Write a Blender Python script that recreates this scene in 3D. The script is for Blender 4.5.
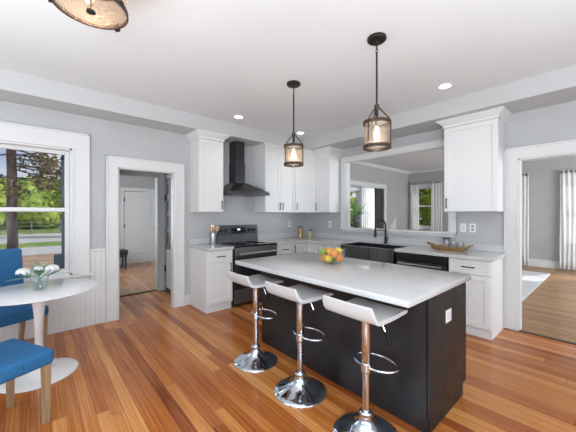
import bpy, bmesh, math, random
from mathutils import Vector, Matrix
random.seed(7)
R = math.radians
S = bpy.context.scene
COL = S.collection
for o in list(bpy.data.objects):
    bpy.data.objects.remove(o)

# ------------------------------------------------------------------ camera
cam = bpy.data.cameras.new('camera')
cam.sensor_width = 36.0
cam.lens = 36.0 * 287.0 / 576.0
cam.shift_y = -2.0 / 576.0
cam.clip_start = 0.05
cam.clip_end = 500
camo = bpy.data.objects.new('camera', cam)
COL.objects.link(camo)
camo.location = (0, 0, 1.39)
camo.rotation_euler = (R(90), 0, R(48.7))
S.camera = camo

# ------------------------------------------------------------------ exposure, sky, sun, fill lights
S.view_settings.view_transform = 'Standard'
S.view_settings.look = 'None'
S.view_settings.gamma = 1.0
S.view_settings.use_curve_mapping = False
S.view_settings.exposure = -0.46

w = bpy.data.worlds.new('sky')
S.world = w
w.use_nodes = True
nt = w.node_tree
nt.nodes.clear()
wo = nt.nodes.new('ShaderNodeOutputWorld')
bg = nt.nodes.new('ShaderNodeBackground')
bg.inputs['Strength'].default_value = 1.0
tc = nt.nodes.new('ShaderNodeTexCoord')
nz = nt.nodes.new('ShaderNodeTexNoise')
nz.inputs['Scale'].default_value = 3.2
nz.inputs['Detail'].default_value = 6
cr = nt.nodes.new('ShaderNodeValToRGB')
cr.color_ramp.elements[0].position = 0.33
cr.color_ramp.elements[0].color = (0.22, 0.42, 0.85, 1)
cr.color_ramp.elements[1].position = 0.52
cr.color_ramp.elements[1].color = (1.0, 1.02, 1.06, 1)
mp = nt.nodes.new('ShaderNodeMapping')
mp.inputs['Scale'].default_value = (1, 1, 2.5)
nt.links.new(tc.outputs['Generated'], mp.inputs['Vector'])
nt.links.new(mp.outputs['Vector'], nz.inputs['Vector'])
nt.links.new(nz.outputs['Fac'], cr.inputs['Fac'])
nt.links.new(cr.outputs['Color'], bg.inputs['Color'])
nt.links.new(bg.outputs['Background'], wo.inputs['Surface'])

def sun(rot, energy):
    l = bpy.data.lights.new('sun', 'SUN')
    l.energy = energy
    l.angle = R(1.0)
    l.color = (1, 0.96, 0.9)
    o = bpy.data.objects.new('sun', l)
    o.rotation_euler = rot
    COL.objects.link(o)
sun((R(50), 0, R(152)), 4.5)

def area(name, loc, rot, sx, sy, power, color=(0.88, 0.95, 1.0)):
    l = bpy.data.lights.new(name, 'AREA')
    l.shape = 'RECTANGLE'
    l.size = sx
    l.size_y = sy
    l.energy = power
    l.color = color
    o = bpy.data.objects.new(name, l)
    o.location = loc
    o.rotation_euler = rot
    COL.objects.link(o)
    return o
# area lights added at unseen wall openings to stand in for daylight
area('front_opening_fill', (-2.6, -2.93, 1.5), (R(90), 0, 0), 1.9, 1.7, 38)
area('front_opening_fill', (0.4, -2.93, 1.5), (R(90), 0, 0), 1.9, 1.7, 38)
area('right_opening_fill', (1.93, 0.6, 1.5), (R(90), 0, R(90)), 2.4, 1.7, 47)
area('living_opening_fill', (2.93, 7.4, 1.5), (R(90), 0, R(90)), 3.0, 1.8, 310)
area('bay_opening_fill', (-5.6, 10.43, 1.5), (R(90), 0, R(180)), 0.9, 1.6, 110)
# added fill lights out of view, aimed up to brighten the ceiling
fl = area('ceiling_fill', (.9, -.9, 1.1), (0, 0, 0), 1.5, 1.5, 135, (.80, .925, 1.0))
fl.rotation_euler = Vector((-.60, .58, .62)).to_track_quat('-Z', 'Y').to_euler()
area('ceiling_fill', (1.05, 1.7, 1.0), (R(180), 0, 0), 1.5, 1.5, 55, (.80, .925, 1.0))
area('ceiling_fill', (-1.45, -1.15, 1.0), (R(180), 0, 0), 1.3, 1.3, 85, (.80, .925, 1.0))
area('hall_opening_fill', (-7.0, .66, 1.5), (R(90), 0, 0), 1.6, 1.6, 60)  # added light at an unseen opening, brightens the hall

# ------------------------------------------------------------------ materials
def mat(name, color=(.8, .8, .8), rough=.5, metal=0.0, spec=None, emit=None, estr=0, sheen=0, coat=0):
    m = bpy.data.materials.new(name)
    m.use_nodes = True
    b = m.node_tree.nodes['Principled BSDF']
    b.inputs['Base Color'].default_value = (*color, 1)
    b.inputs['Roughness'].default_value = rough
    b.inputs['Metallic'].default_value = metal
    if spec is not None:
        b.inputs['Specular IOR Level'].default_value = spec
    if emit:
        b.inputs['Emission Color'].default_value = (*emit, 1)
        b.inputs['Emission Strength'].default_value = estr
    if sheen:
        b.inputs['Sheen Weight'].default_value = sheen
    if coat:
        b.inputs['Coat Weight'].default_value = coat
        b.inputs['Coat Roughness'].default_value = 0.1
    return m

def noisy(name, c1, c2, scale=(5, 5, 5), rough=.5, metal=0.0, detail=4, bump=0, p0=.35, p1=.65, nscale=1.0, spec=None, rough2=None):
    m = mat(name, c1, rough, metal, spec)
    t = m.node_tree
    b = t.nodes['Principled BSDF']
    tcx = t.nodes.new('ShaderNodeTexCoord')
    mpx = t.nodes.new('ShaderNodeMapping')
    mpx.inputs['Scale'].default_value = scale
    n = t.nodes.new('ShaderNodeTexNoise')
    n.inputs['Scale'].default_value = nscale
    n.inputs['Detail'].default_value = detail
    r = t.nodes.new('ShaderNodeValToRGB')
    r.color_ramp.elements[0].position = p0
    r.color_ramp.elements[0].color = (*c1, 1)
    r.color_ramp.elements[1].position = p1
    r.color_ramp.elements[1].color = (*c2, 1)
    t.links.new(tcx.outputs['Object'], mpx.inputs['Vector'])
    t.links.new(mpx.outputs['Vector'], n.inputs['Vector'])
    t.links.new(n.outputs['Fac'], r.inputs['Fac'])
    t.links.new(r.outputs['Color'], b.inputs['Base Color'])
    if rough2 is not None:
        mr = t.nodes.new('ShaderNodeMapRange')
        mr.inputs['From Min'].default_value = p0
        mr.inputs['From Max'].default_value = p1
        mr.inputs['To Min'].default_value = rough
        mr.inputs['To Max'].default_value = rough2
        t.links.new(n.outputs['Fac'], mr.inputs['Value'])
        t.links.new(mr.outputs['Result'], b.inputs['Roughness'])
    if bump:
        bp = t.nodes.new('ShaderNodeBump')
        bp.inputs['Strength'].default_value = bump
        bp.inputs['Distance'].default_value = 0.01
        t.links.new(n.outputs['Fac'], bp.inputs['Height'])
        t.links.new(bp.outputs['Normal'], b.inputs['Normal'])
    return m

def planks(name, stops, width, length, rough=.3, along='X', grain=.35, coat=0.0, spec=.3):
    """varnished boards of random tone laid along one axis"""
    m = mat(name, (.4, .15, .05), rough, coat=coat, spec=spec)
    t = m.node_tree
    b = t.nodes['Principled BSDF']
    L = t.links.new
    def math_(op, a=None, bb=None, c=None):
        n = t.nodes.new('ShaderNodeMath')
        n.operation = op
        for i, v in enumerate((a, bb, c)):
            if v is None:
                continue
            if isinstance(v, (int, float)):
                n.inputs[i].default_value = v
            else:
                L(v, n.inputs[i])
        return n.outputs[0]
    tcx = t.nodes.new('ShaderNodeTexCoord')
    sp = t.nodes.new('ShaderNodeSeparateXYZ')
    L(tcx.outputs['Object'], sp.inputs[0])
    u, v = (sp.outputs['X'], sp.outputs['Y']) if along == 'X' else (sp.outputs['Y'], sp.outputs['X'])
    vr = math_('DIVIDE', v, width)
    row = math_('FLOOR', vr)
    wn = t.nodes.new('ShaderNodeTexWhiteNoise')
    wn.noise_dimensions = '1D'
    L(row, wn.inputs['W'])
    ur = math_('ADD', math_('DIVIDE', u, length), math_('MULTIPLY', wn.outputs['Value'], 7.3))
    idx = math_('FLOOR', ur)
    cb = t.nodes.new('ShaderNodeCombineXYZ')
    L(row, cb.inputs[0])
    L(idx, cb.inputs[1])
    w2 = t.nodes.new('ShaderNodeTexWhiteNoise')
    w2.noise_dimensions = '2D'
    L(cb.outputs[0], w2.inputs['Vector'])
    # grain
    cg = t.nodes.new('ShaderNodeCombineXYZ')
    L(math_('MULTIPLY', u, 1.6), cg.inputs[0])
    L(math_('ADD', math_('MULTIPLY', v, 80.0), math_('MULTIPLY', w2.outputs['Value'], 50.0)), cg.inputs[1])
    ng = t.nodes.new('ShaderNodeTexNoise')
    ng.inputs['Scale'].default_value = 1.0
    ng.inputs['Detail'].default_value = 5
    L(cg.outputs[0], ng.inputs['Vector'])
    nb = t.nodes.new('ShaderNodeTexNoise')
    nb.inputs['Scale'].default_value = 1.1
    L(tcx.outputs['Object'], nb.inputs['Vector'])
    fac = math_('ADD', math_('ADD', math_('MULTIPLY', w2.outputs['Value'], .62), .12),
                math_('ADD', math_('MULTIPLY', math_('SUBTRACT', ng.outputs['Fac'], .5), grain * 3.0),
                      math_('MULTIPLY', math_('SUBTRACT', nb.outputs['Fac'], .4), .35)))
    r = t.nodes.new('ShaderNodeValToRGB')
    els = r.color_ramp.elements
    while len(els) < len(stops):
        els.new(.5)
    for e, (p, c) in zip(els, stops):
        e.position = p
        e.color = (*c, 1)
    L(fac, r.inputs['Fac'])
    fv = math_('FRACT', vr)
    fu = math_('FRACT', ur)
    gap = math_('MAXIMUM', math_('LESS_THAN', fv, .0018 / width), math_('LESS_THAN', fu, .0025 / length))
    mx = t.nodes.new('ShaderNodeMix')
    mx.data_type = 'RGBA'
    L(gap, mx.inputs['Factor'])
    L(r.outputs['Color'], mx.inputs['A'])
    mx.inputs['B'].default_value = (.05, .018, .007, 1)
    L(mx.outputs['Result'], b.inputs['Base Color'])
    mr = t.nodes.new('ShaderNodeMapRange')
    mr.inputs['To Min'].default_value = rough * .75
    mr.inputs['To Max'].default_value = rough * 1.35
    L(ng.outputs['Fac'], mr.inputs['Value'])
    L(mr.outputs['Result'], b.inputs['Roughness'])
    bp = t.nodes.new('ShaderNodeBump')
    bp.inputs['Strength'].default_value = .25
    bp.inputs['Distance'].default_value = .004
    L(math_('SUBTRACT', math_('MULTIPLY', nb.outputs['Fac'], .3), gap), bp.inputs['Height'])
    L(bp.outputs['Normal'], b.inputs['Normal'])
    return m

def glassy(name, tint=(1, 1, 1), gloss=.12, rough=.02, seed=0.0, body=None, bodyfac=0.0):
    """thin clear glass: tinted transparency under a fresnel gloss"""
    m = bpy.data.materials.new(name)
    m.use_nodes = True
    t = m.node_tree
    t.nodes.clear()
    out = t.nodes.new('ShaderNodeOutputMaterial')
    tr = t.nodes.new('ShaderNodeBsdfTransparent')
    tr.inputs['Color'].default_value = (*tint, 1)
    gl = t.nodes.new('ShaderNodeBsdfGlossy')
    gl.inputs['Roughness'].default_value = rough
    fr = t.nodes.new('ShaderNodeLayerWeight')
    fr.inputs['Blend'].default_value = .5
    ma = t.nodes.new('ShaderNodeMath')
    ma.operation = 'MULTIPLY_ADD'
    ma.inputs[1].default_value = .6
    ma.inputs[2].default_value = gloss * .5
    ma.use_clamp = True
    mx = t.nodes.new('ShaderNodeMixShader')
    pw = t.nodes.new('ShaderNodeMath')
    pw.operation = 'POWER'
    pw.inputs[1].default_value = 4.0
    t.links.new(fr.outputs['Facing'], pw.inputs[0])
    t.links.new(pw.outputs[0], ma.inputs[0])
    t.links.new(ma.outputs[0], mx.inputs['Fac'])
    base = tr.outputs[0]
    if body:
        df = t.nodes.new('ShaderNodeBsdfTranslucent')
        df.inputs['Color'].default_value = (*body, 1)
        d2 = t.nodes.new('ShaderNodeMixShader')
        d2.inputs['Fac'].default_value = bodyfac
        t.links.new(tr.outputs[0], d2.inputs[1])
        t.links.new(df.outputs[0], d2.inputs[2])
        base = d2.outputs[0]
    t.links.new(base, mx.inputs[1])
    t.links.new(gl.outputs[0], mx.inputs[2])
    t.links.new(mx.outputs[0], out.inputs['Surface'])
    if seed:
        tcx = t.nodes.new('ShaderNodeTexCoord')
        n = t.nodes.new('ShaderNodeTexNoise')
        n.inputs['Scale'].default_value = seed
        t.links.new(tcx.outputs['Object'], n.inputs['Vector'])
        bp = t.nodes.new('ShaderNodeBump')
        bp.inputs['Strength'].default_value = .6
        bp.inputs['Distance'].default_value = .01
        t.links.new(n.outputs['Fac'], bp.inputs['Height'])
        t.links.new(bp.outputs['Normal'], gl.inputs['Normal'])
        t.links.new(bp.outputs['Normal'], fr.inputs['Normal'])
    return m

def cloth_sheer(name, col, transp):
    m = bpy.data.materials.new(name)
    m.use_nodes = True
    t = m.node_tree
    t.nodes.clear()
    out = t.nodes.new('ShaderNodeOutputMaterial')
    df = t.nodes.new('ShaderNodeBsdfDiffuse')
    tl = t.nodes.new('ShaderNodeBsdfTranslucent')
    tr = t.nodes.new('ShaderNodeBsdfTransparent')
    df.inputs['Color'].default_value = (*col, 1)
    tl.inputs['Color'].default_value = (*col, 1)
    a = t.nodes.new('ShaderNodeMixShader')
    a.inputs['Fac'].default_value = .36
    b = t.nodes.new('ShaderNodeMixShader')
    b.inputs['Fac'].default_value = transp
    t.links.new(df.outputs[0], a.inputs[1])
    t.links.new(tl.outputs[0], a.inputs[2])
    t.links.new(a.outputs[0], b.inputs[1])
    t.links.new(tr.outputs[0], b.inputs[2])
    t.links.new(b.outputs[0], out.inputs['Surface'])
    return m

WALL = noisy('wall_paint', (.47, .473, .478), (.495, .498, .503), (3, 3, 3), .6)
CEIL = noisy('ceiling_paint', (.77, .775, .785), (.79, .795, .805), (2, 2, 2), .7)
TRIM = mat('trim_paint', (.70, .70, .70), .35)
CAB = mat('cabinet_paint', (.76, .76, .76), .35)
QUARTZ = noisy('white_quartz', (.555, .555, .56), (.58, .58, .585), (9, 9, 9), .14, detail=8)
FLOOR = planks('varnished_fir_boards', [(0.0, (.16, .038, .009)), (.25, (.34, .094, .020)), (.5, (.47, .155, .036)), (.75, (.60, .25, .07)), (1.0, (.74, .39, .14))], .078, 2.3, .17, 'X', .34, spec=.33)
FLOOR2 = planks('oak_boards', [(0.0, (.23, .12, .05)), (.4, (.33, .18, .08)), (.75, (.42, .24, .11)), (1.0, (.52, .32, .16))], .06, 1.2, .3, 'X', .25)
FLOOR3 = planks('hall_boards', [(0.0, (.28, .14, .07)), (.4, (.38, .20, .10)), (.75, (.47, .26, .14)), (1.0, (.56, .34, .19))], .07, 1.0, .26, 'X', .25)
BLACKSS = noisy('black_stainless', (.045, .046, .05), (.07, .071, .075), (2, 2, 160), .32, .85, p0=.3, p1=.7)
BLACKSS_L = noisy('slate_stainless', (.14, .142, .147), (.18, .182, .187), (160, 2, 2), .34, .85)
SINKSS = noisy('dark_brushed_steel', (.10, .102, .106), (.22, .225, .23), (7, 7, .3), .3, .9, p0=.35, p1=.65)
BLACKGL = mat('black_glass', (.012, .012, .014), .08)
BLACK = mat('matte_black_metal', (.014, .014, .016), .42, 0.0, .4)
ISLAND = noisy('black_stained_panel', (.009, .0093, .010), (.022, .0225, .025), (3, 3, 2.2), .30, detail=5, bump=.05, rough2=.55, spec=.45)
CHROME = mat('chrome', (.66, .74, .84), .06, 1.0)
STEEL = noisy('brushed_steel', (.45, .46, .47), (.56, .57, .58), (2, 2, 90), .3, 1.0)
SEAT = mat('white_leatherette', (.58, .585, .595), .38)
BLUE = noisy('blue_linen', (.012, .105, .27), (.03, .175, .39), (160, 160, 160), .85, detail=3, bump=.15)
BLUED = mat('dark_blue_button', (.010, .06, .15), .8)
OAK = noisy('washed_oak_leg', (.29, .185, .10), (.45, .31, .19), (30, 30, 2.5), .5)
LACQ = mat('white_lacquer', (.82, .82, .83), .12)
BRONZE = noisy('brushed_bronze_wood', (.03, .017, .010), (.07, .04, .023), (20, 20, 60), .4, .3)
DARKB = mat('dark_bronze', (.03, .026, .023), .4, .6)
SEEDED = glassy('seeded_amber_glass', (.95, .83, .72), .3, .12, 60, (.93, .80, .66), .1)
CLEAR = glassy('clear_glass', (.96, .98, .98), .12)
PANE = glassy('window_pane', (.98, .99, 1), .004)
TINTG = glassy('drinking_glass', (.95, .96, .97), .22, .03, 0.0, (.9, .91, .92), .4)
BULB = mat('warm_bulb', (1, .8, .5), .3, emit=(1, .66, .32), estr=9)
LENS = mat('downlight_lens', (1, 1, 1), .4, emit=(1, .95, .88), estr=9)
SHEER = cloth_sheer('sheer_white_curtain', (.95, .95, .95), .1)
PLASTIC = mat('white_plastic', (.84, .84, .84), .3)
SLOT = mat('outlet_slot', (.25, .25, .25), .5)
DARKDOOR = noisy('charcoal_door', (.035, .037, .04), (.055, .057, .06), (20, 20, 3), .45)
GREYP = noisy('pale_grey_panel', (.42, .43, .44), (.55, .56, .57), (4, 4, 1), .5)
RUGM = noisy('pale_rug', (.56, .57, .59), (.68, .69, .71), (40, 40, 40), .95, bump=.4)
WICKER = noisy('wicker', (.15, .075, .028), (.40, .24, .10), (60, 60, 60), .7, bump=.5)
WOODU = noisy('pale_utensil_wood', (.45, .29, .16), (.62, .44, .27), (40, 40, 6), .55)
LEAF = noisy('leaf_green', (.09, .25, .04), (.20, .42, .09), (15, 15, 15), .45)
LEAFP = noisy('sage_leaf', (.10, .21, .12), (.24, .36, .24), (25, 25, 25), .55)
PETAL = noisy('white_petal', (.74, .76, .75), (.85, .86, .87), (30, 30, 30), .6)
STEMM = mat('flower_stem', (.07, .15, .07), .5)
POT = noisy('dark_glazed_vase', (.03, .03, .032), (.09, .09, .095), (50, 50, 10), .25)
ORANGE = noisy('orange_peel', (.66, .20, .015), (.78, .28, .03), (30, 30, 30), .4, bump=.15)
LEMON = noisy('lemon_peel', (.72, .50, .03), (.80, .60, .08), (25, 25, 25), .4, bump=.15)
LIME = noisy('green_apple_skin', (.17, .30, .02), (.30, .40, .05), (12, 12, 12), .3)
OIL = noisy('amber_pasta_in_jar', (.36, .19, .04), (.58, .36, .11), (90, 90, 20), .25)
GRAIN = noisy('pale_grain_in_jar', (.42, .36, .19), (.66, .60, .38), (120, 120, 120), .4)
BARK = noisy('bark', (.14, .10, .085), (.36, .27, .235), (9, 9, 3), .9, bump=.8)
NEEDLE = noisy('pine_needles', (.10, .11, .045), (.36, .30, .19), (3, 3, 3), .8)
TREEG = noisy('spring_leaves', (.09, .17, .02), (.40, .47, .09), (.6, .6, .6), .8, detail=6)
TREEG2 = noisy('bright_leaves', (.06, .13, .015), (.30, .40, .07), (.9, .9, .9), .8, detail=6)
def leafy(name, c1, c2, sc):
    m = noisy(name, c1, c2, (sc, sc, sc), .8, detail=6)
    t = m.node_tree
    b = t.nodes['Principled BSDF']
    src = b.inputs['Base Color'].links[0].from_socket
    tl = t.nodes.new('ShaderNodeBsdfTranslucent')
    mx = t.nodes.new('ShaderNodeMixShader')
    mx.inputs['Fac'].default_value = .5
    t.links.new(src, tl.inputs['Color'])
    t.links.new(b.outputs[0], mx.inputs[1])
    t.links.new(tl.outputs[0], mx.inputs[2])
    t.links.new(mx.outputs[0], t.nodes['Material Output'].inputs['Surface'])
    return m
TREEG2 = leafy('bright_leaf_tree', (.12, .24, .02), (.50, .60, .12), .9)
NEEDLE = leafy('pine_needle_spray', (.12, .13, .05), (.40, .34, .22), 3)
DIRT = noisy('dirt_ground', (.24, .15, .10), (.40, .28, .20), (1.5, 1.5, 1.5), .95, detail=8)
ASPH = noisy('pale_asphalt', (.36, .36, .37), (.46, .46, .46), (3, 3, 3), .9)
GRASS = noisy('grass', (.08, .15, .025), (.22, .30, .07), (1.2, 1.2, 1.2), .95, detail=8)
PIPEB = mat('blue_grey_paint', (.09, .12, .17), .5)
FENCEM = mat('weathered_fence', (.20, .20, .19), .8)
BULBG = mat('display_light', (.8, .9, 1), .4, emit=(.75, .88, 1), estr=2.0)
DARKSEAT = mat('black_bench_leather', (.03, .03, .033), .45)

# ------------------------------------------------------------------ mesh builder
class MB:
    def __init__(self):
        self.bm = bmesh.new()

    def _bev(self, verts, bevel, seg=1):
        if not bevel:
            return
        vs = set(verts)
        es = [e for e in self.bm.edges if e.verts[0] in vs and e.verts[1] in vs]
        bmesh.ops.bevel(self.bm, geom=es, offset=bevel, segments=seg, affect='EDGES', profile=.5, clamp_overlap=True)

    def box(self, x0, x1, y0, y1, z0, z1, bevel=0, seg=1, mtx=None):
        r = bmesh.ops.create_cube(self.bm, size=1)
        vs = r['verts']
        for v in vs:
            v.co = Vector((x0 + (v.co.x + .5) * (x1 - x0), y0 + (v.co.y + .5) * (y1 - y0), z0 + (v.co.z + .5) * (z1 - z0)))
            if mtx:
                v.co = mtx @ v.co
        self._bev(vs, bevel, seg)
        return self

    def prism(self, poly, z0, z1, top=None, bevel=0):
        top = top or poly
        b = [self.bm.verts.new((x, y, z0)) for x, y in poly]
        t = [self.bm.verts.new((x, y, z1)) for x, y in top]
        n = len(poly)
        self.bm.faces.new(b[::-1])
        self.bm.faces.new(t)
        for i in range(n):
            j = (i + 1) % n
            self.bm.faces.new((b[i], b[j], t[j], t[i]))
        self._bev(b + t, bevel)
        return self

    def rings(self, rings, cap=True, closed=True):
        rr = [[self.bm.verts.new(p) for p in ring] for ring in rings]
        n = len(rr[0])
        for a, b in zip(rr, rr[1:]):
            for i in range(n if closed else n - 1):
                j = (i + 1) % n
                self.bm.faces.new((a[i], a[j], b[j], b[i]))
        if cap and closed:
            self.bm.faces.new(rr[0][::-1])
            self.bm.faces.new(rr[-1])
        return self

    def lathe(self, prof, c=(0, 0, 0), seg=32, cap=True, sx=1, sy=1):
        rs = []
        for r_, z in prof:
            r_ = max(r_, 1e-4)
            rs.append([(c[0] + math.cos(2 * math.pi * i / seg) * r_ * sx, c[1] + math.sin(2 * math.pi * i / seg) * r_ * sy, c[2] + z) for i in range(seg)])
        return self.rings(rs, cap)

    def cyl(self, c, r_, z0, z1, seg=24, r2=None):
        return self.lathe([(r_, z0), (r2 if r2 is not None else r_, z1)], c, seg)

    def tube(self, pts, r_, seg=10, closed=False):
        pts = [Vector(p) for p in pts]
        n = len(pts)
        rad = r_ if isinstance(r_, (list, tuple)) else [r_] * n
        rs = []
        prev = None
        for i, p in enumerate(pts):
            if closed:
                d = pts[(i + 1) % n] - pts[i - 1]
            else:
                d = pts[min(i + 1, n - 1)] - pts[max(i - 1, 0)]
            d.normalize()
            if prev is None:
                a = Vector((0, 0, 1)) if abs(d.z) < .9 else Vector((1, 0, 0))
                u = d.cross(a).normalized()
            else:
                u = (prev - d * prev.dot(d)).normalized()
            prev = u
            v = d.cross(u)
            rs.append([p + (u * math.cos(2 * math.pi * k / seg) + v * math.sin(2 * math.pi * k / seg)) * rad[i] for k in range(seg)])
        if closed:
            rs.append(rs[0])
            rr = [[self.bm.verts.new(q) for q in ring] for ring in rs[:-1]]
            for a in range(n):
                b = (a + 1) % n
                for i in range(seg):
                    j = (i + 1) % seg
                    self.bm.faces.new((rr[a][i], rr[a][j], rr[b][j], rr[b][i]))
            return self
        return self.rings(rs)

    def ball(self, c, r_, sub=2, sx=1, sy=1, sz=1, jit=0, rot=None):
        rr = bmesh.ops.create_icosphere(self.bm, subdivisions=sub, radius=1)
        for v in rr['verts']:
            k = r_ * (1 + (random.random() - .5) * jit)
            q = Vector((v.co.x * k * sx, v.co.y * k * sy, v.co.z * k * sz))
            if rot:
                q = rot @ q
            v.co = q + Vector(c)
        return self

    def card(self, c, a, b):
        c = Vector(c)
        vs = [self.bm.verts.new(c + q) for q in (-a - b * .25, a * .1 - b, a + b * .25, -a * .1 + b)]
        self.bm.faces.new(vs)
        return self

    def build(self, name, m, parent=None, loc=None, rot=None, smooth=30, solid=0):
        bmesh.ops.recalc_face_normals(self.bm, faces=self.bm.faces)
        me = bpy.data.meshes.new(name)
        self.bm.to_mesh(me)
        self.bm.free()
        me.materials.append(m)
        if smooth:
            me.polygons.foreach_set('use_smooth', [True] * len(me.polygons))
            try:
                me.set_sharp_from_angle(angle=R(smooth))
            except Exception:
                pass
        o = bpy.data.objects.new(name, me)
        COL.objects.link(o)
        if parent is not None:
            o.parent = parent
        if loc:
            o.location = loc
        if rot is not None:
            o.rotation_euler = (0, 0, rot)
        if solid:
            md = o.modifiers.new('thickness', 'SOLIDIFY')
            md.thickness = solid
            md.offset = 0
        return o

def tag(o, label, cat, group=None, kind=None):
    o['label'] = label
    o['category'] = cat
    if group:
        o['group'] = group
    if kind:
        o['kind'] = kind
    return o

def thing(name, label, cat, loc=(0, 0, 0), rot=0, group=None):
    o = bpy.data.objects.new(name, None)
    o.empty_display_size = .1
    COL.objects.link(o)
    o.location = loc
    o.rotation_euler = (0, 0, rot)
    return tag(o, label, cat, group)

def struct(mb, name, m, label, cat, smooth=30):
    return tag(mb.build(name, m, smooth=smooth), label, cat, kind='structure')

def dup(root, loc=None, rot=None, label=None, parent=None):
    c = root.copy()
    COL.objects.link(c)
    if parent is not None:
        c.parent = parent
    for ch in list(root.children):
        dup(ch, parent=c)
    if loc is not None:
        c.location = loc
    if rot is not None:
        c.rotation_euler = (0, 0, rot)
    if label:
        c['label'] = label
    return c

# ------------------------------------------------------------------ room shell
XL, YB = -4.32, 4.325          # stove wall, sink wall
ZC = 2.8
XR, YF = 2.0, -3.0             # behind the camera
m = MB(); m.box(-4.36, XR, YF, YB + .0, -.05, 0); m.box(-5.51, -4.36, .62, 1.80, -.05, 0)
struct(m, 'floor', FLOOR, 'orange-brown varnished fir board kitchen floor', 'floor')
m = MB(); m.box(-4.95, 3.0, YB, 10.0, -.05, 0); m.box(-6.4, -4.95, 5.4, 10.5, -.05, 0)
struct(m, 'floor_living', FLOOR2, 'light brown oak floor of the living room past the right doorway', 'floor')
m = MB(); m.box(-9.0, -5.51, .62, 3.6, -.05, 0)
struct(m, 'floor_hall', FLOOR3, 'brown floor of the entrance hall beyond the left doorway', 'floor')
# kitchen ceiling
m = MB(); m.box(-4.5, XR + .1, YF - .1, YB + .08, ZC, ZC + .12)
struct(m, 'ceiling', CEIL, 'flat white kitchen ceiling', 'ceiling')
# boxed soffit
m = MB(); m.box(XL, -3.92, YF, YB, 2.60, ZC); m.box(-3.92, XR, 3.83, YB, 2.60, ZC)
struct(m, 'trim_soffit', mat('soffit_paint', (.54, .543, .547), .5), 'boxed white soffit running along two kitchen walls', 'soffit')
m = MB(); m.box(-5.0, 3.1, YB + .08, 10.1, 2.87, 2.99); m.box(-6.5, -5.0, 5.3, 10.6, 2.87, 2.99)
struct(m, 'ceiling_living', CEIL, 'ceiling of the living and dining room', 'ceiling')
m = MB(); m.box(-9.05, -4.42, .5, 3.7, 2.42, 2.52)
struct(m, 'ceiling_hall', CEIL, 'ceiling of the entrance hall', 'ceiling')

def wallx(x0, x1, y0, y1, z0, z1, holes):
    """wall in a YZ plane between x0 and x1, holes = (ya, yb, za, zb) sorted"""
    mb = MB(); y = y0
    for a, b, c, d in holes:
        if a > y: mb.box(x0, x1, y, a, z0, z1)
        if c > z0: mb.box(x0, x1, a, b, z0, c)
        if d < z1: mb.box(x0, x1, a, b, d, z1)
        y = b
    mb.box(x0, x1, y, y1, z0, z1)
    return mb
def wally(y0, y1, x0, x1, z0, z1, holes):
    mb = MB(); x = x0
    for a, b, c, d in holes:
        if a > x: mb.box(x, a, y0, y1, z0, z1)
        if c > z0: mb.box(a, b, y0, y1, z0, c)
        if d < z1: mb.box(a, b, y0, y1, d, z1)
        x = b
    mb.box(x, x1, y0, y1, z0, z1)
    return mb

WY0, WY1, WZ0, WZ1 = -.67, .327, .66, 2.175      # kitchen window opening
DY0, DY1, DZ = .813, 1.549, 2.005               # left doorway
PX0, PX1, PZ0, PZ1 = -3.29, -1.52, 1.11, 2.355 # pass-through
RX0, RX1, RZ = -.757, .15, 2.046                # right doorway
struct(wallx(XL - .10, XL, YF, YB + .15, 0, ZC, [(WY0, WY1, WZ0, WZ1), (DY0, DY1, 0, DZ)]), 'wall_left', WALL, 'grey stove wall with window and left doorway', 'wall')
struct(wally(YB, YB + .10, XL, XR, 0, 2.9, [(PX0, PX1, PZ0, PZ1), (RX0, RX1, 0, RZ)]), 'wall_back', WALL, 'grey sink wall with wide pass-through and right doorway', 'wall')
struct(wallx(XR, XR + .12, YF, YB, 0, ZC, [(-.6, 1.8, .65, 2.35)]), 'wall_right', WALL, 'grey kitchen wall beside the camera', 'wall')
struct(wally(YF - .12, YF, XL, XR, 0, ZC, [(-3.55, -1.65, .65, 2.35), (-.55, 1.35, .65, 2.35)]), 'wall_front', WALL, 'grey kitchen wall behind the camera', 'wall')

# living / dining
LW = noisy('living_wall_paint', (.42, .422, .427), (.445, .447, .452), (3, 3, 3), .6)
LVW = [(-4.60, -3.78, .92, 2.32), (-2.62, -1.60, .75, 2.32), (-.80, .25, .75, 2.32)]
struct(wally(9.9, 10.05, -4.81, 3.0, 0, 2.87, LVW), 'wall_living_back', LW, 'far grey living room wall with curtained windows', 'wall')
struct(wallx(-4.95, -4.81, YB + .09, 10.5, 0, 2.87, [(6.45, 8.27, 0, 2.21)]), 'wall_dining_left', LW, 'dining room side wall with a wide cased opening', 'wall')
struct(wallx(3.0, 3.12, YB + .09, 10.05, 0, 2.87, [(5.9, 8.9, .6, 2.4)]), 'wall_living_right', LW, 'living room side wall', 'wall')
struct(wallx(-6.35, -6.2, 5.4, 10.5, 0, 2.87, [(8.12, 8.95, .8, 2.25)]), 'wall_bay_left', LW, 'bay wall with a narrow window', 'wall')
m = MB(); m.box(-6.35, -4.81, 5.25, 5.4, 0, 2.87)
struct(m, 'wall_bay_front', LW, 'near end wall of the bay', 'wall')
struct(wally(10.5, 10.62, -6.35, -4.81, 0, 2.87, [(-6.05, -5.15, .7, 2.3)]), 'wall_bay_back', LW, 'far end wall of the bay', 'wall')
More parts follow.
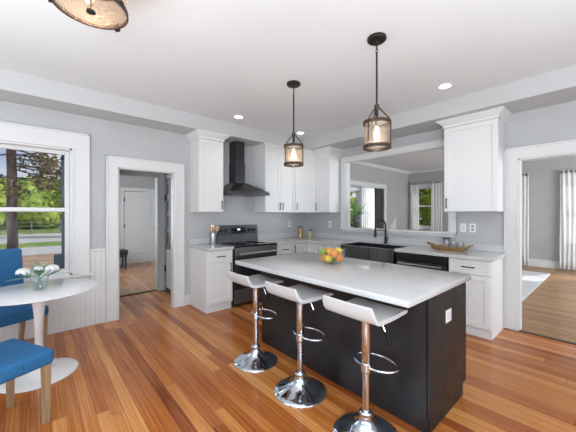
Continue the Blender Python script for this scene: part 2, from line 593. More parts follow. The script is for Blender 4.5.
# vestibule and hall
m = wallx(-5.57, -5.45, .62, 3.6, 0, 2.42, [(.70, 1.66, 0, 2.06)])
struct(m, 'wall_vestibule_back', LW, 'grey wall with the second doorway into the hall', 'wall')
m = MB(); m.box(-5.45, -4.42, 1.80, 1.92, 0, 2.42)
struct(m, 'wall_vestibule_right', LW, 'grey vestibule side wall', 'wall')
m = MB(); m.box(-5.45, -4.42, .50, .62, 0, 2.42)
struct(m, 'wall_vestibule_left', LW, 'grey vestibule wall on the window side', 'wall')
struct(wallx(-9.05, -8.9, .62, 3.6, 0, 2.42, [(1.36, 1.70, .72, 1.95), (1.81, 2.71, 0, 2.03)]), 'wall_hall_back', LW, 'hall wall with the white entrance door', 'wall')
struct(wally(.56, .62, -9.05, -5.45, 0, 2.42, [(-7.8, -6.2, .7, 2.3)]), 'wall_hall_left', LW, 'hall wall with a side opening added for light', 'wall')
m = MB(); m.box(-9.05, -5.45, 3.6, 3.72, 0, 2.42)
struct(m, 'wall_hall_right', LW, 'hall end wall', 'wall')

# ---- casings
def casing_x(x, y0, y1, z0, z1, wd, name, label, sill=False, side=1, head=None, both=True):
    """flat casing with a back band, on a YZ wall; side=+1 projects towards +x"""
    h = head or wd
    mb = MB()
    def bx(d0, d1, *a, **k):
        p, q = sorted((x + side * d0, x + side * d1))
        mb.box(p, q, *a, **k)
    bx(0, .022, y0 - wd, y0, z0, z1, bevel=.003)
    bx(0, .022, y1, y1 + wd, z0, z1, bevel=.003)
    bx(0, .022, y0 - wd, y1 + wd, z1, z1 + h, bevel=.003)
    bx(0, .036, y0 - wd, y0 - wd + .022, z0, z1 + h, bevel=.004)
    bx(0, .036, y1 + wd - .022, y1 + wd, z0, z1 + h, bevel=.004)
    bx(0, .036, y0 - wd, y1 + wd, z1 + h - .022, z1 + h, bevel=.004)
    bx(0, .028, y0 - .02, y0 - .004, z0, z1, bevel=.003)
    bx(0, .028, y1 + .004, y1 + .02, z0, z1, bevel=.003)
    return struct(mb, name, TRIM, label, 'door casing')
def jamb_x(mb, x0, x1, y0, y1, z0, z1, t=.015):
    mb.box(x0, x1, y0, y0 + t, z0, z1); mb.box(x0, x1, y1 - t, y1, z0, z1); mb.box(x0, x1, y0, y1, z1 - t, z1)
def casing_y(y, x0, x1, z0, z1, wd, name, label, side=-1, head=None, bottom=False, cat='door casing'):
    h = head or wd
    mb = MB()
    def bx(d0, d1, xa, xb, za, zb, **k):
        p, q = sorted((y + side * d0, y + side * d1))
        mb.box(xa, xb, p, q, za, zb, **k)
    bx(0, .022, x0 - wd, x0, z0, z1, bevel=.003)
    bx(0, .022, x1, x1 + wd, z0, z1, bevel=.003)
    bx(0, .022, x0 - wd, x1 + wd, z1, z1 + h, bevel=.003)
    bx(0, .036, x0 - wd, x0 - wd + .022, z0, z1 + h, bevel=.004)
    bx(0, .036, x1 + wd - .022, x1 + wd, z0, z1 + h, bevel=.004)
    bx(0, .036, x0 - wd, x1 + wd, z1 + h - .022, z1 + h, bevel=.004)
    bx(0, .028, x0 - .02, x0 - .004, z0, z1, bevel=.003)
    if bottom:
        bx(0, .022, x0 - wd, x1 + wd, z0 - .06, z0, bevel=.003)
    return struct(mb, name, TRIM, label, cat)
def jamb_y(mb, y0, y1, x0, x1, z0, z1, t=.015):
    mb.box(x0, x0 + t, y0, y1, z0, z1); mb.box(x1 - t, x1, y0, y1, z0, z1); mb.box(x0, x1, y0, y1, z1 - t, z1)

casing_x(XL, DY0, DY1, 0, DZ, .14, 'trim_1', 'white casing around the left doorway')
m = MB(); jamb_x(m, XL - .11, XL + .005, DY0 - .001, DY1 + .001, 0, DZ + .001)
struct(m, 'trim_2', TRIM, 'white jamb inside the left doorway', 'door jamb')
casing_y(YB, RX0, RX1, 0, RZ, .14, 'trim_3', 'white casing around the right doorway')
m = MB(); jamb_y(m, YB - .005, YB + .11, RX0 - .001, RX1 + .001, 0, RZ + .001)
struct(m, 'trim_4', TRIM, 'white jamb inside the right doorway', 'door jamb')
m = MB(); m.box(RX0, RX1, YB - .02, YB + .03, 0, .008, .003)
struct(m, 'trim_5', mat('dark_threshold', (.07, .035, .02), .4), 'dark wooden threshold strip in the right doorway', 'threshold')
# second doorway of the vestibule, trim colour greyed in place of shade
DIMT = mat('dimmed_trim_paint', (.52, .522, .527), .5)
casing_x(-5.45, .70, 1.66, 0, 2.06, .11, 'trim_6', 'casing of the second doorway, greyed to stand in for shade').data.materials[0] = DIMT
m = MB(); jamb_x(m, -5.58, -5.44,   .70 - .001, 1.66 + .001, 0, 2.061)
struct(m, 'trim_7', DIMT, 'jamb of the second doorway', 'door jamb')
m = MB(); m.box(-5.56, -5.46, .70, 1.66, 0, .012, .004)
struct(m, 'trim_8', bpy.data.materials['dark_threshold'], 'dark threshold strip between vestibule and hall', 'threshold')
# pass-through
casing_y(YB, PX0, PX1, PZ0, PZ1, .10, 'trim_9', 'white casing around the pass-through opening', head=.09, cat='opening casing')
m = MB(); jamb_y(m, YB - .005, YB + .105, PX0 - .001, PX1 + .001, PZ0, PZ1 + .001)
struct(m, 'trim_10', TRIM, 'white jamb inside the pass-through', 'opening jamb')
m = MB(); m.box(-3.40, -1.42, YB - .06, YB + .15, PZ0 - .002, 1.14, .004); m.box(-3.36, -1.45, YB - .022, YB, 1.07, PZ0 - .002, .003)
struct(m, 'trim_11', TRIM, 'white ledge along the bottom of the pass-through', 'sill')
# kitchen window casing + stool + apron
casing_x(XL, WY0, WY1, WZ0, WZ1, .176, 'trim_12', 'wide white casing around the kitchen window', head=.2)
m = MB(); m.box(XL - .02, XL + .075, WY0 - .21, WY1 + .21, .63, .66, .006); m.box(XL, XL + .02, WY0 - .17, WY1 + .17, .55, .63, .003)
struct(m, 'trim_13', TRIM, 'white stool shelf under the kitchen window', 'window stool')
# beadboard wainscot
def bead(mb, ya, yb, za, zb):
    n = max(1, round((yb - ya) / .05)); s = (yb - ya) / n
    for i in range(n):
        mb.box(XL + .001, XL + .016, ya + i * s + .0006, ya + (i + 1) * s - .0006, za, zb, bevel=.0018)
    mb.box(XL + .0005, XL + .006, ya, yb, za, zb)
m = MB(); bead(m, YF + .01, WY0 - .18, 0.001, .925); bead(m, WY0 - .18, WY1 + .18, .001, .55); bead(m, WY1 + .18, DY0 - .141, .001, .925)
struct(m, 'trim_14', TRIM, 'white beadboard wainscot below the kitchen window', 'wainscot')
m = MB(); m.box(XL, XL + .035, WY1 + .177, DY0 - .141, .925, .955, .006); m.box(XL, XL + .035, YF + .01, WY0 - .18, .925, .955, .006)
struct(m, 'trim_15', TRIM, 'cap rail on the beadboard wainscot', 'chair rail')
# baseboards
m = MB(); m.box(XL + .0005, XL + .018, DY1 + .141, 1.775, 0.001, .16, .004)
struct(m, 'baseboard_left', TRIM, 'short white baseboard between doorway and base cabinet', 'baseboard')
m = MB(); m.box(-.885, RX0 - .141, YB - .018, YB - .0005, 0.001, .16, .004); m.box(RX1 + .141, XR, YB - .018, YB - .0005, .001, .16, .004)
struct(m, 'baseboard_back', TRIM, 'short white baseboard beside the right doorway', 'baseboard')
m = MB(); m.box(-4.8, 3.0, 9.87, 9.899, .001, .17, .006); m.box(-4.8, 3.0, 9.875, 9.899, .17, .2, .01)
struct(m, 'baseboard_living', TRIM, 'tall white baseboard along the far living room wall', 'baseboard')
m = MB(); m.box(-8.899, -8.87, .62, 1.3, .001, .18, .005); m.box(-8.899, -8.87, 2.87, 3.6, .001, .18, .005)
struct(m, 'baseboard_hall', TRIM, 'white baseboard of the hall', 'baseboard')
m = MB(); m.prism([(-4.809, 4.5), (-4.75, 4.5), (-4.75, 9.9), (-4.809, 9.9)], 2.79, 2.869, [(-4.809, 4.5), (-4.70, 4.5), (-4.70, 9.9), (-4.809, 9.9)])
m.box(-4.70, 3.0, 9.83, 9.899, 2.80, 2.869, .01)
struct(m, 'trim_16', TRIM, 'crown molding round the dining room ceiling', 'crown molding')
casing_x(-4.81, 6.45, 8.27, 0, 2.21, .11, 'trim_17', 'white casing of the wide dining room opening')
m = MB(); jamb_x(m, -4.96, -4.80, 6.45 - .001, 8.27 + .001, 0, 2.211)
struct(m, 'trim_18', TRIM, 'jamb of the wide dining room opening', 'door jamb')
# wall trim of hall
casing_x(-8.9, 1.81, 2.71, 0, 2.03, .09, 'trim_19', 'white casing of the entrance door')

# ---- windows
def sash(mb, x0, x1, y0, y1, z0, z1, st, axis, top=None, bot=None):
    top = top or st; bot = bot or st
    if axis == 'x':
        mb.box(x0, x1, y0, y0 + st, z0, z1, .004); mb.box(x0, x1, y1 - st, y1, z0, z1, .004)
        mb.box(x0, x1, y0 + st, y1 - st, z1 - top, z1, .004); mb.box(x0, x1, y0 + st, y1 - st, z0, z0 + bot, .004)
    else:
        mb.box(y0, y0 + st, x0, x1, z0, z1, .004); mb.box(y1 - st, y1, x0, x1, z0, z1, .004)
        mb.box(y0 + st, y1 - st, x0, x1, z1 - top, z1, .004); mb.box(y0 + st, y1 - st, x0, x1, z0, z0 + bot, .004)
def dh_window(name, axis, p, a, b, z0, z1, zm, label, depth=.1, fr=.02, st=.045, inward=1):
    """double-hung window in a wall; p = inner wall plane, inward=+1 if the room lies towards +axis"""
    def iv(d0, d1):
        return sorted((p - inward * d0, p - inward * d1))
    mb = MB()
    q0, q1 = iv(.0, .12)
    if axis == 'x':
        jamb_x(mb, q0, q1, a, b, z0, z1, fr); mb.box(q0, q1, a, b, z0, z0 + .02)
    else:
        jamb_y(mb, q0, q1, a, b, z0, z1, fr); mb.box(a, b, q0, q1, z0, z0 + .02)
    root = struct(mb, name, TRIM, label, 'window')
    ya, yb = a + fr, b - fr
    for (za, zb, d0, d1, nm) in ((zm - .025, z1 - fr, .085, .115, 'upper_sash'), (z0 + .02, zm + .025, .05, .08, 'lower_sash')):
        s0, s1 = iv(d0, d1)
        mb = MB(); sash(mb, s0, s1, ya, yb, za, zb, st, axis, top=.045, bot=.05)
        so = mb.build(nm, TRIM, root)
        g0, g1 = iv((d0 + d1) / 2 - .002, (d0 + d1) / 2 + .002)
        mb = MB()
        if axis == 'x': mb.box(g0, g1, ya + st * .8, yb - st * .8, za + .04, zb - .04)
        else: mb.box(ya + st * .8, yb - st * .8, g0, g1, za + .04, zb - .04)
        mb.build('pane', PANE, so)
    return root
dh_window('window_1', 'x', XL, WY0, WY1, WZ0, WZ1, 1.44, 'white double-hung kitchen window beside the dining table')
dh_window('window_2', 'y', 9.9, LVW[0][0], LVW[0][1], .92, 2.32, 1.66, 'narrow dining room window seen through the pass-through', inward=-1)
dh_window('window_3', 'y', 9.9, LVW[1][0], LVW[1][1], .75, 2.32, 1.55, 'living room window mostly hidden by the doorway casing', inward=-1)
dh_window('window_4', 'y', 9.9, LVW[2][0], LVW[2][1], .75, 2.32, 1.55, 'living room window behind the sheer curtain', inward=-1)
dh_window('window_5', 'x', -6.2, 8.12, 8.95, .8, 2.25, 1.55, 'bay window beyond the dining room opening', inward=1)
for i, (axis, p, a, b, z0, z1, inw, lb) in enumerate((('y', 9.9, *LVW[0], -1, 'casing of the narrow dining room window'), ('y', 9.9, *LVW[1], -1, 'casing of the hidden living room window'), ('y', 9.9, *LVW[2], -1, 'casing of the curtained living room window'))):
    casing_y(p, a, b, z0, z1, .09, 'trim_%d' % (20 + i), lb, side=-1, bottom=True, cat='window casing')
casing_x(-6.2, 8.12, 8.95, .8, 2.25, .09, 'trim_23', 'casing of the bay window')
# hall sidelight
m = MB(); sash(m, -8.99, -8.93, 1.36, 1.70, .72, 1.95, .04, 'x'); m.box(-8.985, -8.935, 1.40, 1.66, 1.31, 1.34, .003)
wn6 = struct(m, 'window_6', TRIM, 'narrow sidelight window beside the entrance door', 'window')
m = MB(); m.box(-8.962, -8.958, 1.39, 1.67, .75, 1.92); m.build('pane', PANE, wn6)

# ---- doors
def panel_door(mb, w_, h_, t_, rails, st=.11):
    """local: width on x, thickness on y (front at -t), rails = list of z edges of panels"""
    mb.box(0, st, -t_, 0, 0, h_, .003); mb.box(w_ - st, w_, -t_, 0, 0, h_, .003)
    edges = [0] + [z for r_ in rails for z in r_] + [h_]
    for i in range(0, len(edges), 2):
        mb.box(st, w_ - st, -t_, 0, edges[i], edges[i + 1], .003)
    for a, b in rails:
        mb.box(st - .01, w_ - st + .01, -t_ * .72, -t_ * .25, a - .01, b + .01)
        mb.box(st + .045, w_ - st - .045, -t_ * .92, -t_ * .5, a + .045, b - .045, .012)
m = MB(); panel_door(m, .86, 2.0, .045, [(.2, .5), (.62, .78), (.9, 1.88)])
d1 = struct(m, 'door_1', TRIM, 'white panelled entrance door at the far end of the hall', 'door')
d1.location = (-8.955, 1.83, .012); d1.rotation_euler = (0, 0, R(90))
for z in (.3, 1.0, 1.72):
    MB().box(-.02, .012, -.062, -.04, z, z + .1, .004).build('hinge', BLACK, d1)
mb = MB(); mb.tube([(.79, -.045, .95), (.79, -.09, .95)], .012); mb.ball((.79, -.11, .95), .03)
mb.build('door_knob', BLACK, d1)
# dark door in the vestibule side wall (lower panel pale)
m = MB(); panel_door(m, .74, 2.0, .04, [(.86, 1.05), (1.15, 1.34), (1.44, 1.63), (1.73, 1.90)], .09)
d2 = struct(m, 'door_2', DARKDOOR, 'charcoal panelled door with black hinges inside the left doorway', 'door')
d2.location = (-5.34, 1.797, .005)
MB().box(.06, .68, -.05, -.041, .08, .76, .006).build('pale_lower_panel', GREYP, d2)
for z in (.35, 1.62):
    MB().box(-.025, .02, -.056, -.038, z, z + .11, .004).build('hinge', BLACK, d2)
m = MB(); m.box(-5.43, -5.35, 1.775, 1.799, 0, 2.06, .003); m.box(-4.59, -4.51, 1.775, 1.799, 0, 2.06, .003); m.box(-5.43, -4.51, 1.775, 1.799, 2.02, 2.10, .003)
struct(m, 'trim_24', TRIM, 'casing of the charcoal vestibule door', 'door casing')
# dark leaf standing in the dining room opening
m = MB(); panel_door(m, .47, 2.17, .045, [(.2, .95), (1.08, 2.03)], .09)
d3 = struct(m, 'door_3', DARKDOOR, 'black folding door leaf in the dining room opening, behind the faucet', 'door')
d3.location = (-4.86, 7.79, .01); d3.rotation_euler = (0, 0, R(90))
mb = MB(); mb.tube([(.06, -.045, 1.0), (.06, -.075, 1.0)], .01); mb.ball((.06, -.09, 1.0), .022); mb.build('door_knob', DARKB, d3)

# ------------------------------------------------------------------ kitchen cabinets (local: x right, front -y, back y=0)
def shaker(w_, h_, parent, x, y, z, name='door', fr=.055):
    mb = MB()
    t_ = .02
    mb.box(0, fr, -t_, 0, 0, h_, .0018); mb.box(w_ - fr, w_, -t_, 0, 0, h_, .0018)
    mb.box(fr, w_ - fr, -t_, 0, 0, fr, .0018); mb.box(fr, w_ - fr, -t_, 0, h_ - fr, h_, .0018)
    mb.box(fr - .005, w_ - fr + .005, -.0065, -.002, fr - .005, h_ - fr + .005)
    return mb.build(name, CAB, parent, loc=(x, y, z))
def pull(parent, x, z, length=.13, vertical=True):
    mb = MB()
    h = length / 2
    if vertical:
        mb.box(x - .006, x + .006, -.05, -.04, z - h, z + h, .003)
        for s in (-1, 1): mb.box(x - .005, x + .005, -.042, -.019, z + s * h * .75 - .005, z + s * h * .75 + .005)
    else:
        mb.box(x - h, x + h, -.05, -.04, z - .006, z + .006, .003)
        for s in (-1, 1): mb.box(x + s * h * .75 - .005, x + s * h * .75 + .005, -.042, -.019, z - .005, z + .005)
    return mb.build('handle', BLACK, parent)
def crown(parent, w_, d, z0, z1, left=True, right=True, e=.075):
    l, r_ = (e if left else 0), (e if right else 0)
    mb = MB()
    mb.box(-(.012 if left else 0), w_ + (.012 if right else 0), -d - .012, -.001, z0, z0 + .03, .003)
    z0 += .03
    a = [(-l * .15, -d - e * .15), (w_ + r_ * .15, -d - e * .15), (w_ + r_ * .15, -.001), (-l * .15, -.001)]
    b = [(-l * .85, -d - e * .85), (w_ + r_ * .85, -d - e * .85), (w_ + r_ * .85, -.001), (-l * .85, -.001)]
    zt = z1 - .018
    mb.prism(a, z0, zt, b)
    mb.box(-l, w_ + r_, -d - e, -.001, zt, z1, .002)
    return mb.build('crown_molding', CAB, parent)
def wall_cab(name, label, loc, rot, w_, doors, z0=1.42, z1=2.50, d=.31, cl=True, cr_=True, zt=2.598):
    t = thing(name, label, 'cabinet', loc, rot, 'white wall cabinets')
    mb = MB(); mb.box(0, w_, -d, -.002, z0, z1 + .02, .001)
    mb.build('body', CAB, t)
    n = len(doors); dw = w_ / n
    for i, side in enumerate(doors):
        dd = shaker(dw - .004, z1 - z0 - .006, t, i * dw + .002, -d, z0 + .003)
        px = .032 if side == 'l' else dw - .036
        pull(dd, px, .105, .13)
    crown(t, w_, d + .02, z1, zt, cl, cr_)
    return t
LR = R(90)
wall_cab('wall_cabinet', 'single-door white wall cabinet between left doorway and range hood', (XL, 1.785, 0), LR, .393, ['r'])
wall_cab('wall_cabinet', 'double-door white wall cabinet to the right of the range hood', (XL, 2.985, 0), LR, .70, ['r', 'l'], cr_=False)
wall_cab('wall_cabinet', 'narrow white wall cabinet between the corner cabinet and the pass-through', (-3.755, YB, 0), 0, .345, ['l'], cl=False)
wall_cab('wall_cabinet', 'single-door white wall cabinet between pass-through and right doorway', (-1.468, YB, 0), 0, .582, ['l'], cr_=True)
# corner diagonal wall cabinet
t = thing('corner_wall_cabinet', 'white wall cabinet set diagonally across the kitchen corner', 'cabinet', (XL, YB, 0), 0, 'white wall cabinets')
A, B = Vector((.33, -.636)), Vector((.561, -.33))
m = MB(); m.prism([(.002, -.638), (.31, -.638), (.563, -.31), (.563, -.002), (.002, -.002)], 1.42, 2.52)
m.build('body', CAB, t)
dv = (B - A); L_ = dv.length; ang = math.atan2(dv.y, dv.x)
nrm = Vector((dv.y, -dv.x)).normalized()
base_a = Vector((.31, -.638)); base_b = Vector((.563, -.31)); dv = base_b - base_a; L_ = dv.length; ang = math.atan2(dv.y, dv.x)
dd = shaker(L_ - .03, 1.074, t, 0, 0, 1.423)
dd.location = (base_a.x + dv.x / L_ * .015, base_a.y + dv.y / L_ * .015, 1.423); dd.rotation_euler = (0, 0, ang)
pull(dd, .032, .105, .13)
e = .075
nrm = Vector((dv.y, -dv.x)).normalized()
fo = nrm * .02
a0, b0 = base_a + fo, base_b + fo
a1, b1 = base_a + nrm * (.02 + e), base_b + nrm * (.02 + e)
def pgon(k):
    return [(.002, -.638), ((base_a + nrm * (.02 + k)).x + .0 * k, -.638), tuple(base_a + nrm * (.02 + k) + Vector((.0, .0)) ), tuple(base_b + nrm * (.02 + k)), (.563, (base_b + nrm * (.02 + k)).y), (.563, -.002), (.002, -.002)]
def pg(k):
    # offset outline clipped at the neighbours' side planes
    p = base_a + nrm * (.02 + k); q = base_b + nrm * (.02 + k); u = dv.normalized()
    sa = (-.638 - p.y) / u.y; pa = p + u * sa
    sb = (.563 - p.x) / u.x; pb = p + u * sb
    return [(.002, -.638), tuple(pa), tuple(pb), (.563, -.002), (.002, -.002)]
m = MB(); m.prism(pg(.012), 2.50, 2.53); m.prism(pg(e * .15), 2.53, 2.58, pg(e * .85)); m.prism(pg(e), 2.58, 2.598)
m.build('crown_molding', CAB, t)

def base_cab(name, label, loc, rot, w_, layout, d=.59, top=.873, toe=True, group='white base cabinets'):
    t = thing(name, label, 'cabinet', loc, rot, group)
    MB().box(0, w_, -d, -.002, .105, top, .001).build('body', CAB, t)
    MB().box(0.001, w_ - .001, -d + .025, -.01, 0.001, .105).build('toe_kick', CAB, t)
    if layout == 'drawer_door':
        dr = shaker(w_ - .012, .155, t, .006, -d, .708, 'drawer', .035); pull(dr, (w_ - .012) / 2, .0775, .14, False)
        do = shaker(w_ - .012, .58, t, .006, -d, .118); pull(do, w_ - .05, .50, .13)
    elif layout == 'drawer_door_l':
        dr = shaker(w_ - .012, .155, t, .006, -d, .708, 'drawer', .035); pull(dr, (w_ - .012) / 2, .0775, .14, False)
        do = shaker(w_ - .012, .58, t, .006, -d, .118); pull(do, .036, .50, .13)
    elif layout == 'drawers':
        for z, h in ((.708, .155), (.415, .283), (.118, .287)):
            dr = shaker(w_ - .012, h, t, .006, -d, z, 'drawer', .035); pull(dr, (w_ - .012) / 2, h / 2, .14, False)
    return t
base_cab('base_cabinet', 'white base cabinet with drawer left of the stove under the utensil crock', (XL, 1.78, 0), LR, .40, 'drawer_door')
base_cab('base_cabinet', 'white base cabinet with drawers right of the stove', (XL, 3.0, 0), LR, .38, 'drawers')
base_cab('base_cabinet', 'white base cabinet with drawers between the corner and the black sink', (-3.435, YB, 0), 0, .53, 'drawers')
base_cab('base_cabinet', 'white base cabinet with drawer right of the dishwasher', (-1.318, YB, 0), 0, .43, 'drawer_door_l')
# corner base cabinet (bi-fold doors)
t = thing('corner_base_cabinet', 'white corner base cabinet with folding doors under the storage jars', 'cabinet', (XL, YB, 0), 0, 'white base cabinets')
m = MB(); m.prism([(.002, -.943), (.59, -.943), (.59, -.59), (.883, -.59), (.883, -.002), (.002, -.002)], .105, .873); m.build('body', CAB, t)
m = MB(); m.prism([(.002, -.943), (.565, -.943), (.565, -.565), (.883, -.565), (.883, -.01), (.002, -.01)], .001, .105); m.build('toe_kick', CAB, t)
dd = shaker(.325, .745, t, .59, -.941, .118); dd.rotation_euler = (0, 0, LR); pull(dd, .03, .66, .13)
shaker(.268, .745, t, .612, -.59, .118)
# sink base
t = thing('sink_base_cabinet', 'white base cabinet below the black apron sink', 'cabinet', (-2.90, YB, 0), 0, 'white base cabinets')
MB().box(0, .905, -.59, -.002, .105, .62, .001).build('body', CAB, t)
MB().box(0.001, .904, -.565, -.01, .001, .105).build('toe_kick', CAB, t)
for i, px in ((0, .41), (1, .035)):
    dd = shaker(.446, .49, t, .004 + i * .45, -.59, .118); pull(dd, px, .4, .13)

# countertops
m = MB(); m.box(XL + .001, -3.68, 1.765, 2.186, .875, .914, .004)
t = tag(m.build('countertop', QUARTZ), 'short white quartz countertop left of the stove', 'countertop', 'white quartz countertops')
MB().box(XL + .001, XL + .02, 1.765, 2.186, .914, 1.01, .003).build('backsplash', QUARTZ, t)
m = MB(); m.prism([(XL + .001, 3.0), (-3.68, 3.0), (-3.68, 3.685), (-2.905, 3.685), (-2.905, 4.19), (-1.99, 4.19), (-1.99, 3.685), (-.865, 3.685), (-.865, YB - .001), (XL + .001, YB - .001)], .875, .914, bevel=.003)
t = tag(m.build('countertop', QUARTZ), 'long white quartz countertop turning the corner and running past the sink', 'countertop', 'white quartz countertops')
m = MB(); m.box(XL + .001, XL + .02, 3.0, YB - .001, .914, 1.01, .003); m.box(XL + .02, -.865, YB - .02, YB - .001, .914, 1.01, .003)
m.build('backsplash', QUARTZ, t)

# ------------------------------------------------------------------ stove
t = thing('electric_range', 'freestanding black stainless electric stove under the range hood', 'stove', (XL, 2.193, 0), LR)
W_ = .80
MB().box(0, W_, -.615, -.005, .03, .895, .004).build('body', BLACKSS, t)
m = MB(); m.box(-.002, W_ + .002, -.64, -.07, .895, .917, .005)
ck = m.build('cooktop', BLACKGL, t)
for (x, y, r_) in ((.2, -.46, .1), (.58, -.46, .12), (.2, -.2, .085), (.58, -.2, .085)):
    MB().lathe([(r_ - .004, .9172), (r_ - .004, .9176), (r_, .9176), (r_, .9172)], (x, y, 0), 32).build('burner_ring', BLACKSS_L, ck)
m = MB(); m.prism([(-.095, .917), (-.085, 1.03), (-.075, 1.2), (-.006, 1.2), (-.006, .917)], 0, W_)
for v in m.bm.verts: v.co = Vector((v.co.z, v.co.x, v.co.y))
bgd = m.build('control_panel', BLACKSS, t)
MB().box(.02, W_ - .02, -.098, -.08, 1.045, 1.185, .004).build('control_face', BLACKSS, bgd)
def knob(x, z, p):
    mb = MB(); mb.tube([(x, -.097, z), (x, -.125, z)], .024, 18); mb.box(x - .004, x + .004, -.135, -.12, z - .022, z + .022, .002)
    return mb.build('knob', BLACK, p)
for x in (.07, .16, .62, .71): knob(x, 1.115, bgd)
MB().box(.25, .54, -.1, -.097, 1.07, 1.16).build('display', BLACKGL, bgd)
for k in range(5):
    MB().box(.27 + k * .018, .278 + k * .018, -.1005, -.0995, 1.09, 1.097).build('button', BLACKSS_L, bgd)
MB().box(.375, .425, -.1012, -.0998, 1.115, 1.14).build('clock_readout', BULBG, bgd)
m = MB(); m.box(.005, W_ - .005, -.645, -.615, .27, .885, .004)
od = m.build('oven_door', BLACKSS, t)
MB().box(.05, W_ - .05, -.649, -.64, .33, .72, .003).build('oven_window', BLACKGL, od)
MB().box(.005, W_ - .005, -.648, -.64, .765, .885, .003).build('upper_band', BLACKSS_L, od)
m = MB(); m.tube([(.06, -.695, .80), (W_ - .06, -.695, .80)], .014, 14)
for x in (.08, W_ - .08): m.box(x - .012, x + .012, -.69, -.645, .79, .81, .003)
m.build('handle', STEEL, od)
dw_ = MB().box(.005, W_ - .005, -.645, -.615, .06, .262, .004).build('drawer', BLACKSS_L, t)
for x in (.05, W_ - .05):
    for y in (-.55, -.08): MB().cyl((x, y, 0), .02, .0, .032, 12).build('foot', BLACK, t)

# range hood
t = thing('range_hood', 'black chimney range hood above the stove', 'range hood', (XL, 2.19, 0), LR)
m = MB()
m.prism([(0, -.5), (.76, -.5), (.76, -.002), (0, -.002)], 1.70, 1.745, bevel=.002)
m.prism([(.002, -.498), (.758, -.498), (.758, -.002), (.002, -.002)], 1.745, 1.90, [(.245, -.24), (.48, -.24), (.48, -.002), (.245, -.002)])
cn = m.build('canopy', BLACKSS, t, smooth=0)
MB().box(.27, .455, -.215, -.002, 1.895, 2.24, .002).build('lower_chimney', BLACKSS, t)
MB().box(.276, .449, -.209, -.002, 2.235, 2.597, .002).build('upper_chimney', BLACKSS, t)
MB().box(.06, .70, -.45, -.06, 1.694, 1.702, .002).build('filter', BLACKSS_L, cn)
for k in range(4): MB().tube([(.33 + k * .035, -.499, 1.722), (.33 + k * .035, -.505, 1.722)], .007, 10).build('button', BLACKSS_L, cn)

# dishwasher
t = thing('dishwasher', 'black stainless dishwasher right of the sink', 'dishwasher', (-1.978, YB, 0), 0)
MB().box(.004, .646, -.58, -.01, .02, .87, .002).build('body', BLACK, t)
dd = MB().box(.006, .644, -.625, -.58, .11, .765, .004).build('door', SINKSS, t)
MB().box(.006, .644, -.622, -.58, .775, .868, .004).build('control_panel', BLACKSS, t)
m = MB(); m.tube([(.05, -.668, .735), (.60, -.668, .735)], .013, 14)
for x in (.075, .575): m.box(x - .012, x + .012, -.665, -.625, .725, .745, .003)
m.build('handle', STEEL, dd)
MB().box(.01, .64, -.55, -.53, .0, .1).build('toe_kick', BLACK, t)

# apron sink
t = thing('apron_sink', 'black stainless farmhouse sink with deep apron front below the pass-through', 'sink', (-2.90, YB, 0), 0)
m = MB()
m.box(.0, .905, -.665, -.635, .63, .905, .006)
m.build('apron', SINKSS, t)
m = MB()
m.box(.0, .02, -.635, -.14, .63, .905); m.box(.885, .905, -.635, -.14, .63, .905); m.box(.02, .885, -.16, -.14, .63, .905); m.box(.02, .885, -.635, -.16, .63, .65); m.box(.02, .885, -.64, -.62, .65, .905)
m.build('basin', BLACKSS, t)
MB().lathe([(.05, .651), (.05, .654), (.02, .654)], (.45, -.4, 0), 24).build('drain', CHROME, t)
# faucet
t = thing('kitchen_faucet', 'black pull-down kitchen faucet behind the sink', 'faucet', (-2.44, YB - .085, .9145), R(-30))
MB().lathe([(.03, 0), (.03, .012), (.022, .02), (.02, .09), (.018, .1)], (0, 0, 0), 20).build('base', BLACK, t)
pts = [(0, 0, .09), (0, 0, .29)] + [(0, -.09 + .09 * math.cos(a), .29 + .09 * math.sin(a)) for a in [math.pi * k / 10 for k in range(1, 10)]] + [(0, -.18, .29), (0, -.18, .20)]
MB().tube(pts, .014, 12).build('spout', BLACK, t)
MB().lathe([(.016, .0), (.022, .01), (.022, .1), (.015, .12)], (0, -.18, .10), 16).build('spray_head', BLACK, t)
m = MB(); m.tube([(0, 0, .06), (.05, 0, .06)], .013, 12); m.tube([(.05, 0, .06), (.075, -.01, .12)], .006, 8)
m.build('lever', BLACK, t)
MB().tube([(0, -.0, .215), (0, -.175, .215)], .006, 8).build('spray_arm', BLACK, t)

# ------------------------------------------------------------------ island
t = thing('kitchen_island', 'black kitchen island with a white quartz top in mid kitchen', 'kitchen island', (-.70, 1.49, 0), 0)
m = MB()
m.box(-1.84, -.075, .375, 1.03, .10, .873, .002)
m.box(-1.84, -.075, .36, .375, 0.001, .873, .002)
m.box(-.085, -.065, .36, 1.03, .10, .873, .002)
m.box(-1.82, -.068, .37, .97, .001, .10, .002)
m.build('body', ISLAND, t)
MB().box(-1.865, -.042, .04, 1.08, .8735, .914, .006, 2).build('countertop', QUARTZ, t)
op = MB().box(-.066, -.06, .622, .715, .64, .726, .002).build('outlet', PLASTIC, t)
FACE = mat('outlet_face', (.7, .7, .7), .35)
for y in (.647, .690): MB().box(-.0602, -.0585, y - .014, y + .014, .655, .711, .004).build('socket', FACE, op)
# doors on the sink side of the island
for k in range(4):
    mb = MB(); w4 = .435
    mb.box(0, w4, 0, .018, .12, .86, .002)
    dd = mb.build('door', ISLAND, t, loc=(-1.83 + k * .44, 1.031, 0))
    MB().box(.2, .33, .03, .04, .78, .792, .003).box(.215, .225, .017, .032, .782, .79).box(.305, .315, .017, .032, .782, .79).build('handle', BLACK, dd)

